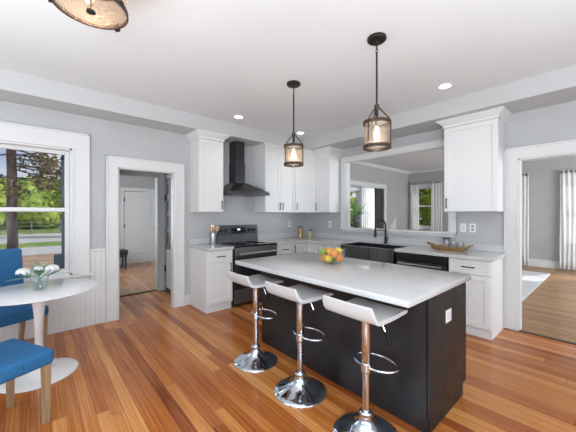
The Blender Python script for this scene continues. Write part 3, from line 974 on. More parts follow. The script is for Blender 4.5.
# ------------------------------------------------------------------ bar stools
GRIP = mat('black_rubber_grip', (.012, .012, .013), .7, 0, .2)
def bar_stool(label, loc, hz=.775):
    t = thing('bar_stool', label, 'bar stool', loc, 0, 'white bar stools along the island')
    # seat: profile (y, z) swept across x, thickness grows out below
    prof = [(-.205, .090), (-.192, .060), (-.176, .030), (-.158, .010), (-.135, .001), (-.08, -.002), (-.02, -.003), (.05, -.002), (.11, .001), (.155, .001), (.185, -.006), (.200, -.016)]
    n = len(prof)
    nx = 9
    m = MB(); top = []; bot = []
    for j in range(nx):
        s = -1 + 2 * j / (nx - 1)
        x = .183 * s
        dz = .004 * s * s
        rowt = []; rowb = []
        for i, (y, z) in enumerate(prof):
            a = Vector(prof[max(i - 1, 0)]); b = Vector(prof[min(i + 1, n - 1)])
            d = (b - a).normalized(); nn = Vector((d.y, -d.x))
            k = .026 * min(1, .45 + 1.1 * math.sin(math.pi * i / (n - 1)))
            sx = x * (1 - .05 * (abs(i - (n - 1) / 2) / ((n - 1) / 2)) ** 4)
            rowt.append(m.bm.verts.new((sx, y, z + dz)))
            rowb.append(m.bm.verts.new((sx, y + nn.x * k, z + dz + nn.y * k)))
        top.append(rowt); bot.append(rowb)
    F_ = m.bm.faces.new
    for j in range(nx - 1):
        for i in range(n - 1):
            F_((top[j][i], top[j + 1][i], top[j + 1][i + 1], top[j][i + 1]))
            F_((bot[j][i], bot[j][i + 1], bot[j + 1][i + 1], bot[j + 1][i]))
        F_((top[j][0], bot[j][0], bot[j + 1][0], top[j + 1][0]))
        F_((top[j][-1], top[j + 1][-1], bot[j + 1][-1], bot[j][-1]))
    for i in range(n - 1):
        F_((top[0][i], top[0][i + 1], bot[0][i + 1], bot[0][i]))
        F_((top[-1][i], bot[-1][i], bot[-1][i + 1], top[-1][i + 1]))
    so = m.build('seat', SEAT, t, loc=(0, 0, hz), smooth=35)
    bv = so.modifiers.new('soft_edge', 'BEVEL'); bv.width = .003; bv.segments = 2; bv.limit_method = 'ANGLE'; bv.angle_limit = R(50)
    MB().box(-.09, .09, -.09, .09, hz - .05, hz - .03, .006).build('mounting_plate', BLACK, t)
    MB().lathe([(.0275, .39), (.0295, .395), (.0295, hz - .045)], (0, 0, 0), 28).build('sleeve', CHROME, t)
    MB().lathe([(.023, .13), (.023, .395)], (0, 0, 0), 24).build('pole', CHROME, t)
    MB().lathe([(.205, 0), (.206, .006), (.203, .012), (.17, .022), (.115, .040), (.075, .062), (.048, .090), (.036, .118), (.036, .128), (.044, .131), (.044, .142), (.036, .145), (.034, .155), (.024, .158)], (0, 0, 0), 56).build('base', CHROME, t, smooth=60)
    pts = []
    for k in range(28):
        a = 2 * math.pi * k / 28
        pts.append((.01 + .148 * math.cos(a), .092 + .098 * math.sin(a), .43))
    ring = MB().tube(pts, .0085, 10, closed=True).build('footrest', CHROME, t, smooth=60)
    MB().lathe([(.034, .405), (.034, .452)], (0, 0, 0), 24).build('footrest_collar', CHROME, t)
    m = MB(); m.tube([(.02, .0, hz - .048), (.07, .02, hz - .052), (.095, .028, hz - .075), (.118, .036, hz - .13)], .0045, 8)
    lv = m.build('lever', CHROME, t)
    MB().tube([(.114, .035, hz - .115), (.122, .038, hz - .14), (.134, .042, hz - .175), (.138, .043, hz - .19)], [.007, .012, .017, .013], 10).build('lever_grip', GRIP, lv)
    return t
bar_stool('white seated chrome bar stool farthest from the camera, nearest the stove', (-2.24, 1.565, 0), .765)
bar_stool('middle one of the three white seated chrome bar stools', (-1.63, 1.56, 0), .775)
bar_stool('white seated chrome bar stool nearest the camera, at the outlet end of the island', (-1.035, 1.565, 0), .79)

# ------------------------------------------------------------------ dining corner
TX, TY = -3.30, .02
t = thing('pedestal_table', 'round white pedestal dining table by the window', 'table', (TX, TY, 0), 0)
MB().lathe([(.0, .708), (.30, .708), (.40, .714), (.425, .724), (.425, .730), (.418, .733), (.0, .733)], (0, 0, 0), 80).build('tabletop', LACQ, t, smooth=40)
MB().lathe([(.05, .02), (.040, .06), (.031, .16), (.028, .30), (.030, .42), (.037, .54), (.050, .64), (.075, .69), (.11, .709)], (0, 0, 0), 36).build('stem', LACQ, t, smooth=60)
MB().lathe([(.275, 0), (.277, .004), (.27, .009), (.2, .014), (.12, .020), (.07, .032), (.048, .052)], (0, 0, 0), 72).build('base', LACQ, t, smooth=60)

def dining_chair(label, loc, rot):
    """local: front towards -y; seat 0.46 wide 0.46 deep"""
    t = thing('dining_chair', label, 'chair', loc, rot, 'blue upholstered dining chairs')
    MB().box(-.24, .24, -.235, .235, .385, .487, .028, 4).build('seat', BLUE, t)
    # back leaning a little
    m = MB(); m.box(-.225, .225, -.04, .04, 0, .60, .025, 4)
    for v in m.bm.verts:
        v.co = Vector((v.co.x, v.co.y + .222 + v.co.z * .12 + .012 * (v.co.x / .225) ** 2 * -1, v.co.z + .43))
    bk = m.build('backrest', BLUE, t)
    for r_ in range(3):
        for c_ in range(4 if r_ % 2 == 0 else 3):
            x = (-.15 + c_ * .10) if r_ % 2 == 0 else (-.10 + c_ * .10)
            z = .66 + r_ * .12
            MB().ball((x, .222 + (z - .43) * .12 - .041, z), .019, 2, sy=.45).build('button', BLUED, bk)
    for sx in (-1, 1):
        for sy, ky in ((-1, 0), (1, .05)):
            m = MB(); a = .022; b = .016
            x, y = sx * .21, sy * .195
            m.prism([(x - b, y + ky - b), (x + b, y + ky - b), (x + b, y + ky + b), (x - b, y + ky + b)], 0, .39, [(x - a, y - a), (x + a, y - a), (x + a, y + a), (x - a, y + a)], bevel=.002)
            m.build('leg', OAK, t)
    return t
# rear chair beside the window, facing the table
fB = Vector((.91, .41)).normalized()
angB = math.atan2(fB.y, fB.x) + R(90)
frontleft = Vector((-3.70, .095))
right = Vector((-fB.y, fB.x))
cB = frontleft - fB * .235 - right * .23
cb = dining_chair('blue tufted dining chair between the table and the window', (cB.x, cB.y, 0), angB)
# near chair, only its seat corner and two legs in view
fA = Vector((-.45, .893)).normalized()
angA = math.atan2(fA.y, fA.x) + R(90)
corner = Vector((-2.490, .100))
rA = Vector((fA.y, -fA.x))
cA = corner - fA * .235 - rA * .24
dining_chair('blue dining chair nearest the camera in front of the table', (cA.x, cA.y, 0), angA)

# flower vase
VX, VY = -3.29, .025
t = thing('glass_vase', 'small clear glass vase of white flowers on the pedestal table', 'vase', (VX, VY, .7335), 0)
MB().lathe([(.045, 0), (.048, .004), (.066, .12), (.062, .12), (.045, .012), (.0, .011)], (0, 0, 0), 28).build('glass_body', CLEAR, t, smooth=50)
MB().lathe([(.0, .0125), (.0435, .0125), (.056, .085), (.0, .085)], (0, 0, 0), 24).build('water', glassy('water', (.93, .96, .98), .08), t)
def blossom(mb, c, r_, n=26):
    for i in range(n):
        a = i * 2.39996; k = math.sqrt((i + .5) / n)
        th = a; el = (1 - k) * 1.5
        d = Vector((math.cos(th) * math.cos(el), math.sin(th) * math.cos(el), math.sin(el)))
        q = Vector(c) + d * r_ * (.45 + .5 * k)
        rot = d.to_track_quat('Z', 'Y').to_matrix()
        mb.ball(q, r_ * .42, 1, 1, 1, .3, rot=rot)
def leafb(mb, base, tip, wd, droop=.0):
    base = Vector(base); tip = Vector(tip); d = tip - base
    side = d.cross(Vector((0, 0, 1)))
    side = side.normalized() if side.length > 1e-5 else Vector((1, 0, 0))
    up = side.cross(d).normalized()
    rs = []
    for k in range(7):
        s = k / 6
        wv = wd * math.sin(math.pi * min(1, max(.03, s ** .8))) + .0006
        c = base + d * s + Vector((0, 0, -droop * s * s))
        rs.append([c - side * wv, c + up * (.0015 + wv * .12), c + side * wv, c - up * .0015])
    mb.rings(rs)
def flower(label, lean, r_, leaves, stem_at):
    t = thing('white_flower', label, 'flower', (VX, VY, .7335), 0, 'white flowers in the glass vase')
    top = Vector(lean)
    MB().tube([(stem_at[0], stem_at[1], .014), (stem_at[0] * -.3, stem_at[1] * -.3, .1), tuple(top)], .003, 6).build('stem', STEMM, t)
    m = MB(); blossom(m, top, r_); m.build('blossom', PETAL, t, smooth=180)
    for (tp, wd) in leaves:
        m = MB(); leafb(m, (lean[0] * .55, lean[1] * .55, .11), tp, wd, .02); m.build('leaf', LEAFP, t)
flower('white blossom leaning left in the small vase', (-.05, -.105, .155), .05, [((-.03, -.22, .12), .03), ((-.12, -.14, .14), .026)], (.02, .02))
flower('white blossom leaning right in the small vase', (-.03, .085, .165), .05, [((-.10, .16, .16), .024), ((.06, .10, .17), .02)], (-.02, -.02))
flower('small white blossom at the back of the vase under the raised green leaves', (-.06, -.01, .17), .035, [((-.12, -.02, .25), .036), ((-.08, .07, .245), .032), ((-.02, -.06, .225), .03)], (.02, -.02))

# ------------------------------------------------------------------ pendants
def pendant(label, x, y):
    t = thing('pendant_light', label, 'pendant lamp', (x, y, 0), 0, 'pendant lamps over the island')
    MB().lathe([(.074, ZC - .0), (.074, ZC - .018), (.066, ZC - .026), (.014, ZC - .03), (.010, ZC - .045)], (0, 0, 0), 32).build('canopy', DARKB, t)
    m = MB()
    for k, z in enumerate((ZC - .055, ZC - .08, ZC - .105)):
        ax = (1, 0) if k % 2 == 0 else (0, 1)
        pts = [(ax[0] * .009 * math.cos(a), ax[1] * .009 * math.cos(a), z + .018 * math.sin(a)) for a in [2 * math.pi * q / 12 for q in range(12)]]
        m.tube(pts, .0028, 6, closed=True)
    m.build('chain', DARKB, t)
    MB().tube([(0, 0, ZC - .115), (0, 0, 2.25)], .0075, 12).build('rod', DARKB, t)
    sm = MB()
    sm.lathe([(.016, 2.225), (.02, 2.235), (.02, 2.26), (.009, 2.27)], (0, 0, 0), 16)
    for k in range(3):
        a = 2 * math.pi * k / 3 + .45
        sm.tube([(.008 * math.cos(a), .008 * math.sin(a), 2.25), (.103 * math.cos(a), .103 * math.sin(a), 2.135), (.106 * math.cos(a), .106 * math.sin(a), 2.12), (.106 * math.cos(a), .106 * math.sin(a), 1.905)], .0055, 6)
    sm.build('straps', BRONZE, t)
    for z in (2.105, 1.912):
        MB().lathe([(.100, z), (.108, z), (.108, z + .026), (.100, z + .026), (.100, z)], (0, 0, 0), 40, cap=False).build('ring', BRONZE, t)
    MB().lathe([(.099, 1.918), (.099, 2.126)], (0, 0, 0), 40, cap=False).build('glass_shade', SEEDED, t)
    MB().tube([(0, 0, 2.25), (0, 0, 2.09)], .013, 12).build('socket', DARKB, t)
    MB().lathe([(.009, 2.09), (.012, 2.075), (.018, 2.045), (.021, 2.02), (.016, 1.995), (.003, 1.985)], (0, 0, 0), 18).build('bulb', BULB, t, smooth=80)
    return t
def plight(x, y, z, e, rad=.03, col=(1, .75, .48)):
    l = bpy.data.lights.new('lamp_glow', 'POINT'); l.energy = e; l.shadow_soft_size = rad; l.color = col
    o = bpy.data.objects.new('lamp_glow', l); o.location = (x, y, z); COL.objects.link(o)
pendant('amber glass pendant lamp over the stove end of the island', -2.287, 2.09)
pendant('amber glass pendant lamp over the outlet end of the island', -1.257, 2.05)

# semi-flush ceiling light over the dining side
t = thing('ceiling_lamp', 'round amber glass ceiling lamp with bronze rims near the dining table', 'ceiling lamp', (-1.88, .225, 0), 0)
MB().lathe([(.085, ZC), (.085, ZC - .02), (.02, ZC - .035), (.014, ZC - .09)], (0, 0, 0), 36).build('canopy', DARKB, t)
MB().lathe([(.004, 2.715), (.168, 2.705), (.176, 2.70), (.176, 2.675), (.168, 2.675), (.168, 2.69), (.004, 2.70)], (0, 0, 0), 56).build('rim', BRONZE, t)
MB().lathe([(.171, 2.505), (.179, 2.505), (.179, 2.528), (.171, 2.528), (.171, 2.505)], (0, 0, 0), 64, cap=False).build('rim', BRONZE, t)
MB().lathe([(.169, 2.68), (.169, 2.525), (.165, 2.507), (.12, 2.500), (.0, 2.497)], (0, 0, 0), 64, cap=False).build('glass_shade', SEEDED, t, smooth=60)
MB().lathe([(.022, 2.485), (.022, 2.495), (.014, 2.503), (.003, 2.508)], (0, 0, 0), 20).build('finial', DARKB, t)
MB().tube([(0, 0, 2.7), (0, 0, 2.5)], .006, 8).build('stem', DARKB, t)
for a in (2.2, .75, 4.4):
    MB().box(.176, .186, -.012, .012, 2.498, 2.535, .003, mtx=Matrix.Rotation(a, 4, 'Z')).build('clip', DARKB, t)
for s in (-1, 1):
    MB().lathe([(.004, .055), (.02, .04), (.028, .015), (.02, -.01), (.012, -.03)], (s * .075, 0, 2.61), 16).build('bulb', BULB, t, smooth=80)
    MB().cyl((s * .075, 0, 2.655), .016, 0, .045, 12).build('socket', DARKB, t)

plight(-1.88, .225, 2.61, 4, .06, (1, .86, .7))
plight(-2.287, 2.09, 2.02, 3.5, .03, (1, .87, .74))
plight(-1.257, 2.05, 2.02, 3.5, .03, (1, .87, .74))
# recessed lights
def downlight(label, x, y):
    t = thing('ceiling_light', label, 'recessed light', (x, y, 0), 0, 'recessed ceiling lights')
    MB().lathe([(.055, ZC - .001), (.078, ZC - .001), (.076, ZC - .006), (.06, ZC - .008), (.055, ZC - .001)], (0, 0, 0), 40, cap=False).build('trim_ring', PLASTIC, t)
    MB().lathe([(.06, ZC - .004), (.0, ZC - .005)], (0, 0, 0), 32).build('lens', LENS, t)
    l = bpy.data.lights.new('downlight_beam', 'SPOT'); l.energy = 9; l.spot_size = R(105); l.spot_blend = .6; l.shadow_soft_size = .05; l.color = (1, .96, .9)
    o = bpy.data.objects.new('downlight_beam', l); o.location = (x, y, ZC - .02); COL.objects.link(o)
downlight('recessed ceiling light in front of the range hood', -3.6, 2.21)
downlight('recessed ceiling light near the kitchen corner cabinet, behind the farther pendant', -3.6, 3.45)
downlight('recessed ceiling light in front of the right wall cabinet', -1.235, 3.385)

# ------------------------------------------------------------------ wall plates
def plate(name, label, loc, rot, kind):
    t = thing(name, label, 'outlet' if kind == 'outlet' else 'light switch', loc, rot, 'white wall plates')
    MB().box(-.036, .036, -.006, -.0005, -.058, .058, .002).build('plate', PLASTIC, t)
    if kind == 'outlet':
        for z in (-.02, .02):
            MB().box(-.014, .014, -.0075, -.005, z - .013, z + .013, .004).build('socket', SLOT, t)
    else:
        MB().box(-.016, .016, -.009, -.005, -.033, .033, .003).build('rocker', TRIM, t)
plate('wall_outlet', 'white outlet on the stove wall beside the kitchen corner', (XL, 3.835, 1.19), LR, 'outlet')
plate('wall_outlet', 'white outlet on the sink wall left of the pass-through', (-3.68, YB, 1.19), 0, 'outlet')
plate('light_switch', 'white switch plate above the wicker tray, nearer the pass-through', (-1.345, YB, 1.205), 0, 'switch')
plate('wall_outlet', 'white outlet plate above the wicker tray, nearer the right doorway', (-1.235, YB, 1.205), 0, 'outlet')

# ------------------------------------------------------------------ small things on the counters
t = thing('fruit_bowl', 'clear glass bowl of fruit on the island', 'bowl', (-1.775, 2.11, .9145), 0)
MB().lathe([(.05, 0), (.055, .004), (.095, .03), (.124, .08), (.136, .145), (.132, .145), (.119, .08), (.09, .034), (.05, .010), (.0, .009)], (0, 0, 0), 40).build('glass_body', glassy('bowl_glass', (.98, .99, .99), .14), t, smooth=60)
fruit = [('orange', ORANGE, (-.048, -.035, .058), .037, 'orange low in the glass bowl on the stove side'),
         ('orange', ORANGE, (.062, .018, .068), .037, 'orange low in the glass bowl on the sink side'),
         ('lemon', LEMON, (.012, -.055, .064), .036, 'lemon at the front of the glass bowl'),
         ('green_apple', LIME, (-.012, .058, .062), .037, 'green apple at the back of the glass bowl'),
         ('green_apple', LIME, (.003, -.012, .045), .033, 'green apple at the bottom of the glass bowl'),
         ('lemon', LEMON, (.0, .0, .118), .036, 'lemon on top of the fruit pile'),
         ('orange', ORANGE, (-.062, .022, .112), .036, 'orange near the rim on the stove side'),
         ('orange', ORANGE, (.055, -.038, .115), .036, 'orange near the rim on the outlet side'),
         ('green_apple', LIME, (-.05, -.055, .120), .03, 'small green apple against the rim on the stool side'),
         ('lemon', LEMON, (.03, .055, .125), .034, 'lemon near the rim on the sink side')]
for nm, mt, c, r_, lb in fruit:
    r_ *= 1.1
    t = thing(nm, lb, 'fruit', (-1.775 + c[0] * 1.15, 2.11 + c[1] * 1.15, .9145 + c[2] - r_ - .002), random.random() * 6, 'fruit in the glass bowl')
    m = MB()
    if nm == 'lemon':
        m.lathe([(.003, -1.22 * r_), (.25 * r_, -1.1 * r_), (.7 * r_, -.72 * r_), (.9 * r_, 0), (.7 * r_, .72 * r_), (.25 * r_, 1.1 * r_), (.003, 1.22 * r_)], (0, 0, 0), 20)
        bmesh.ops.rotate(m.bm, verts=m.bm.verts, cent=(0, 0, 0), matrix=Matrix.Rotation(R(80), 3, 'X'))
        bmesh.ops.translate(m.bm, verts=m.bm.verts, vec=(0, 0, r_))
    else:
        m.lathe([(.002, .06 * r_), (.35 * r_, .02 * r_), (.72 * r_, .3 * r_), (.97 * r_, .8 * r_), (1.0 * r_, 1.1 * r_), (.82 * r_, 1.6 * r_), (.45 * r_, 1.92 * r_), (.12 * r_, 1.92 * r_), (.002, 1.86 * r_)], (0, 0, 0), 22)
    m.build('skin', mt, t, smooth=80)
    if nm != 'lemon':
        MB().tube([(0, 0, 1.85 * r_), (.003, 0, 2.06 * r_)], .002, 6).build('stem', BARK, t)

# utensil crock
CX_, CY_ = -4.13, 2.075
t = thing('utensil_crock', 'brushed steel crock of wooden utensils left of the stove', 'utensil holder', (CX_, CY_, .9145), 0)
MB().lathe([(.056, 0), (.057, .003), (.057, .165), (.060, .168), (.060, .176), (.053, .176), (.053, .006), (.0, .006)], (0, 0, 0), 32).build('canister', STEEL, t)
def utensil(name, label, lean, hgt, kind, mt=WOODU):
    t = thing(name, label, 'kitchen utensil', (CX_, CY_, .9145), 0, 'utensils in the crock')
    b = Vector((lean[0] * .3, lean[1] * .3, .008)); tip = Vector((lean[0], lean[1], hgt))
    q = b + (tip - b) * .75
    MB().tube([tuple(b), tuple(q)], .005, 8).build('shaft', mt, t)
    d = (tip - b).normalized()
    rot = d.to_track_quat('Z', 'Y').to_matrix() @ Matrix.Rotation(1.2, 3, 'Z')
    if kind == 'spoon':
        MB().ball(q + (tip - q) * .45, .5, 2, .045, .018, .075, rot=rot).build('bowl', mt, t, smooth=90)
    else:
        m = MB(); m.box(-.024, .024, -.004, .004, -.01, .075, .003)
        for v in m.bm.verts: v.co = rot @ v.co + q
        m.build('blade', mt, t)
utensil('wooden_spoon', 'wooden spoon leaning toward the doorway in the crock', (-.02, -.07, .29), .29, 'spoon')
utensil('wooden_spatula', 'wooden spatula leaning toward the stove in the crock', (.01, .075, .285), .285, 'blade')
utensil('wooden_spoon', 'wooden spoon leaning toward the stove in the crock', (-.02, .045, .30), .295, 'spoon')
utensil('white_spatula', 'white spatula standing upright in the crock', (.0, -.012, .31), .305, 'blade', PLASTIC)
utensil('wooden_spatula', 'wooden spatula leaning forward in the crock', (.045, -.03, .27), .27, 'blade')

# storage jars in the corner
def jar(label, loc, r_, h, fill):
    t = thing('storage_jar', label, 'jar', loc, 0, 'storage jars in the kitchen corner')
    MB().lathe([(r_ * .9, 0), (r_, .006), (r_, h * .84), (r_ * .8, h * .92), (r_ * .8, h * .95)], (0, 0, 0), 24).build('glass_body', CLEAR, t)
    MB().lathe([(r_ * .85, .004), (r_ * .93, .01), (r_ * .93, h * .78), (.002, h * .8)], (0, 0, 0), 24).build('contents', fill, t)
    MB().lathe([(r_ * .86, h * .94), (r_ * .86, h), (.002, h + .004)], (0, 0, 0), 24).build('lid', DARKB, t)
jar('tall amber storage jar in the kitchen corner', (-4.10, 3.93, .9145), .05, .23, OIL)
jar('shorter pale storage jar in the kitchen corner', (-3.985, 4.08, .9145), .057, .165, GRAIN)

# plant on the pass-through ledge
t = thing('potted_plant', 'spiky green plant in a dark vase on the pass-through ledge', 'plant', (-3.10, 4.39, 1.1405), 0)
MB().lathe([(.04, 0), (.045, .005), (.066, .09), (.07, .13), (.06, .19), (.048, .225), (.052, .235), (.044, .235), (.04, .2), (.0, .19)], (0, 0, 0), 28).build('vase', POT, t, smooth=50)
MB().lathe([(.0, .205), (.042, .205), (.0, .21)], (0, 0, 0), 16).build('soil', BARK, t)
random.seed(11)
for k in range(22):
    a = k * 2.4 + random.uniform(-.3, .3)
    el = random.uniform(.45, 1.35)
    ln = random.uniform(.26, .40)
    d = Vector((math.cos(a) * math.cos(el), math.sin(a) * math.cos(el) * .75, math.sin(el)))
    if d.x * ln < -.13: ln = .13 / -d.x
    if abs(d.y) * ln > .2: ln = .2 / abs(d.y)
    m = MB()
    leafb(m, d * .01 + Vector((0, 0, .20)), d * ln + Vector((0, 0, .2)), .017, .10 * math.cos(el) * 1.1)
    m.build('leaf', LEAF, t)

# wicker tray with glasses
TXc, TYc = -1.43, 4.06
t = thing('wicker_tray', 'long curved wicker tray on the counter right of the sink', 'tray', (TXc, TYc, .9145), R(2))
m = MB()
def boat(s, k):
    # k: 0..1 across; half-width narrows to ends, ends lift
    wv = .085 * (1 - abs(s) ** 3.5 * .55)
    lift = .055 * abs(s) ** 7
    return wv, lift
rows = []
nS = 21
outer = []; inner = []
for i in range(nS):
    s = -1 + 2 * i / (nS - 1)
    wv, lift = boat(s, 0)
    x = .235 * s
    rim = .042 + lift * .6
    outer.append([(x * 1.04, -wv, rim), (x * .98, -wv * .72, lift), (x * .98, wv * .72, lift), (x * 1.04, wv, rim), (x * 1.04, wv - .01, rim), (x * .98, wv * .66, lift + .008), (x * .98, -wv * .66, lift + .008), (x * 1.04, -wv + .01, rim)])
m.rings(outer)
m.build('basket', WICKER, t)
for s in (-1, 1):
    pts = [(s * .235, -.04, .07), (s * .265, -.03, .085), (s * .272, 0, .09), (s * .265, .03, .085), (s * .235, .04, .07)]
    MB().tube(pts, .008, 8).build('handle', WICKER, t)
m = MB()
for sy in (-1, 1):
    m.tube([(.243 * s_, sy * boat(s_, 0)[0], .045 + boat(s_, 0)[1] * .6) for s_ in [-1 + 2 * i / 16 for i in range(17)]], .007, 8)
m.build('braided_rim', WICKER, t)
for dx, lb in ((-.03, 'stemless glass on the wicker tray next to the lidded jar'), (.052, 'middle stemless glass on the wicker tray'), (.135, 'stemless glass on the wicker tray nearest the right doorway')):
    g = thing('drinking_glass', lb, 'glass', (TXc + dx, TYc + .002, .9145 + .0105), 0, 'glasses on the wicker tray')
    MB().lathe([(.028, 0), (.032, .004), (.041, .05), (.039, .105), (.0365, .105), (.038, .05), (.029, .009), (.0, .008)], (0, 0, 0), 24).build('bowl', TINTG, g, smooth=60)
g = thing('lidded_jar', 'glass jar with a wooden lid behind the wicker tray', 'jar', (-1.52, 4.225, .9145), 0)
MB().lathe([(.04, 0), (.044, .005), (.044, .11), (.036, .13), (.0335, .13), (.041, .108), (.041, .008), (0, .007)], (0, 0, 0), 24).build('glass_body', TINTG, g, smooth=60)
MB().lathe([(.044, .13), (.046, .133), (.046, .15), (.044, .152), (0, .152)], (0, 0, 0), 24).build('lid', noisy('walnut_lid', (.10, .05, .025), (.19, .11, .06), (10, 60, 60), .5), g)

# ------------------------------------------------------------------ curtains
def curtain(label, axis, p, a, b, ztop, zbot, folds, inward, group='white sheer curtains', amp=.014):
    """grommet curtain hanging in a plane; axis 'y': plane y=p spanning x a..b"""
    t = thing('curtain', label, 'curtain', (0, 0, 0), 0, group)
    m = MB()
    nu = folds * 10 + 1; nz_ = 12
    rows = []
    for j in range(nz_ + 1):
        z = ztop - (ztop - zbot) * j / nz_
        row = []
        for i in range(nu):
            s = i / (nu - 1)
            q = math.sin(s * folds * 2 * math.pi + .6 * math.sin(j * .45 + s * 5)) * amp * (1 + .25 * math.sin(j * .7 + s * 9))
            k = a + (b - a) * (s + .012 * math.sin(j * .5 + s * 12) * j / nz_)
            row.append((k, p + q, z) if axis == 'y' else (p + q, k, z))
        rows.append(row)
    m.rings(rows, cap=False, closed=False)
    m.build('panel', SHEER, t, smooth=180, solid=.004)
    for i in range(folds * 2):
        k = a + (b - a) * (i + .5) / (folds * 2)
        c = (k, p, ztop - .045) if axis == 'y' else (p, k, ztop - .045)
        pts = []
        for q in range(12):
            an = 2 * math.pi * q / 12
            o1, o2 = .024 * math.cos(an), .024 * math.sin(an)
            pts.append((c[0] + o1 * .7, c[1] + amp * .9 * (-inward) * .0 + o1 * .7, c[2] + o2))
        MB().tube(pts, .006, 6, closed=True).build('grommet', DARKB, t)
    return t
def rod(label, axis, p, a, b, z, wall_p):
    t = thing('curtain_rod', label, 'curtain rod', (0, 0, 0), 0, 'curtain rods')
    if axis == 'y':
        MB().tube([(a, p, z), (b, p, z)], .009, 10).build('pole', STEEL, t)
        for k in (a, b): MB().ball((k, p, z), .018, 2).build('finial', STEEL, t)
        for k in (a + .03, b - .03): MB().tube([(k, p, z), (k, wall_p, z)], .006, 8).build('bracket', STEEL, t)
    else:
        MB().tube([(p, a, z), (p, b, z)], .009, 10).build('pole', STEEL, t)
        for k in (a, b): MB().ball((p, k, z), .018, 2).build('finial', STEEL, t)
        for k in (a + .03, b - .03): MB().tube([(p, k, z), (wall_p, k, z)], .006, 8).build('bracket', STEEL, t)
RZ_ = 2.43
rod('curtain rod over the narrow dining room window', 'y', 9.80, -4.72, -3.64, RZ_, 9.9)
curtain('sheer curtain on the near-corner side of the narrow dining room window', 'y', 9.80, -4.70, -4.40, RZ_ + .045, .05, 4, -1)
curtain('sheer curtain on the right cabinet side of the narrow dining room window', 'y', 9.80, -4.0, -3.66, RZ_ + .045, .05, 4, -1)
rod('curtain rod over the living room window hidden by the doorway casing', 'y', 9.80, -2.85, -1.47, RZ_, 9.9)
curtain('sheer curtain just inside the casing of the right doorway', 'y', 9.80, -1.80, -1.50, RZ_ + .045, .04, 4, -1)
rod('curtain rod over the living room window at the photo edge', 'y', 9.80, -.90, .45, RZ_, 9.9)
curtain('wide sheer curtain at the edge of the photo in the living room', 'y', 9.80, -.90, -.46, RZ_ + .045, .03, 5, -1)
rod('curtain rod over the bay window', 'x', -6.10, 7.9, 10.1, 2.40, -6.2)
curtain('wide sheer curtain beside the bay window behind the potted plant', 'x', -6.10, 8.93, 10.05, 2.445, .05, 9, 1)
curtain('narrow sheer curtain on the near side of the bay window', 'x', -6.10, 7.93, 8.2, 2.445, .05, 3, 1)

# rug, console, bench
m = MB(); m.box(-3.6, -.97, 5.55, 8.95, .001, .012, .004)
t = tag(m.build('area_rug', RUGM), 'pale grey rug on the living room floor past the right doorway', 'rug')
t = thing('console_table', 'dark console table under the narrow dining room window', 'table', (-4.0, 9.55, 0), 0)
MB().box(-.48, .48, -.15, .15, .82, .85, .004).build('top', DARKDOOR, t)
for sx in (-1, 1):
    for sy in (-1, 1): MB().box(sx * .45 - .02, sx * .45 + .02, sy * .12 - .02, sy * .12 + .02, 0, .82, .003).build('leg', DARKDOOR, t)
MB().box(-.43, .43, -.12, .12, .2, .22, .003).build('lower_shelf', DARKDOOR, t)
t = thing('bench', 'black upholstered bench in the hall before the entrance door', 'bench', (-8.25, 1.24, 0), 0)
MB().box(-.2, .2, -.50, .50, .36, .49, .02, 3).build('seat', DARKSEAT, t)
MB().box(-.185, .185, -.48, .48, .31, .36, .004).build('apron', DARKDOOR, t)
for sx in (-1, 1):
    for sy in (-1, 1):
        MB().lathe([(.014, 0), (.018, .03), (.022, .2), (.028, .31)], (sx * .16, sy * .45, 0), 12).build('leg', DARKDOOR, t)

# ------------------------------------------------------------------ outdoors
GZ = -.7
def strip(name, m_, x0, x1, z, label, cat, y0=-60, y1=60):
    mb = MB(); mb.box(x0, x1, y0, y1, z - .1, z)
    return struct(mb, name, m_, label, cat)
strip('ground', DIRT, -19.5, 30, GZ, 'brown dirt yard outside the kitchen window', 'ground', -60, 60)
strip('street_path', ASPH, -24, -19.5, GZ + .02, 'pale footpath beyond the yard', 'path')
strip('ground_verge', GRASS, -27.6, -24, GZ + .04, 'green grass verge by the road', 'grass')
strip('road', ASPH, -40, -27.6, GZ + .02, 'pale road beyond the verge', 'road')
strip('ground_field', GRASS, -120, -40, GZ + .02, 'grassy slope beyond the road', 'ground', -120, 120)

def foliage(mb, c, r_, n, size, sz=1.0):
    c = Vector(c)
    for _ in range(n):
        d = Vector((random.gauss(0, 1), random.gauss(0, 1), random.gauss(0, 1))).normalized()
        q = c + Vector((d.x, d.y, d.z * sz)) * r_ * (random.random() ** .45)
        u = Vector((random.gauss(0, 1), random.gauss(0, 1), random.gauss(0, 1))).normalized()
        v = u.cross(Vector((random.gauss(0, 1), random.gauss(0, 1), random.gauss(0, 1)))).normalized()
        s = size * random.uniform(.6, 1.3)
        mb.card(q, u * s, v * s * .6)
random.seed(3)
# pine
t = thing('pine_tree', 'old pine tree with a thick brown trunk outside the kitchen window', 'tree', (-9.0, -.405, GZ), 0)
pts = [(random.uniform(-.02, .02), random.uniform(-.02, .02), z * .5) for z in range(0, 17)]
MB().tube(pts, [.105 - .003 * k if k else .15 for k in range(17)], 14).build('trunk', BARK, t)
br = MB(); fo_ = MB()
for k in range(46):
    z = random.uniform(2.7, 5.2)
    a = random.choice([random.uniform(.6, 2.5), random.uniform(.6, 2.5), random.uniform(.6, 2.5), random.uniform(0, 6.28)])
    ln = random.uniform(.8, 2.0)
    d = Vector((math.cos(a), math.sin(a), random.uniform(-.22, .12)))
    p0 = Vector((0, 0, z)); p1 = p0 + d * ln * .6; p2 = p0 + d * ln + Vector((0, 0, -.08))
    br.tube([p0, p1, p2], [.02, .012, .005], 6)
    for q in range(7):
        s = random.uniform(.3, 1.0)
        c = p0 + (p2 - p0) * s + Vector((random.uniform(-.15, .15), random.uniform(-.15, .15), random.uniform(-.15, .12)))
        br.tube([p0 + (p2 - p0) * (s * .9), c], .006, 4)
        foliage(fo_, c, .16, 15, .042)
br.build('branches', BARK, t)
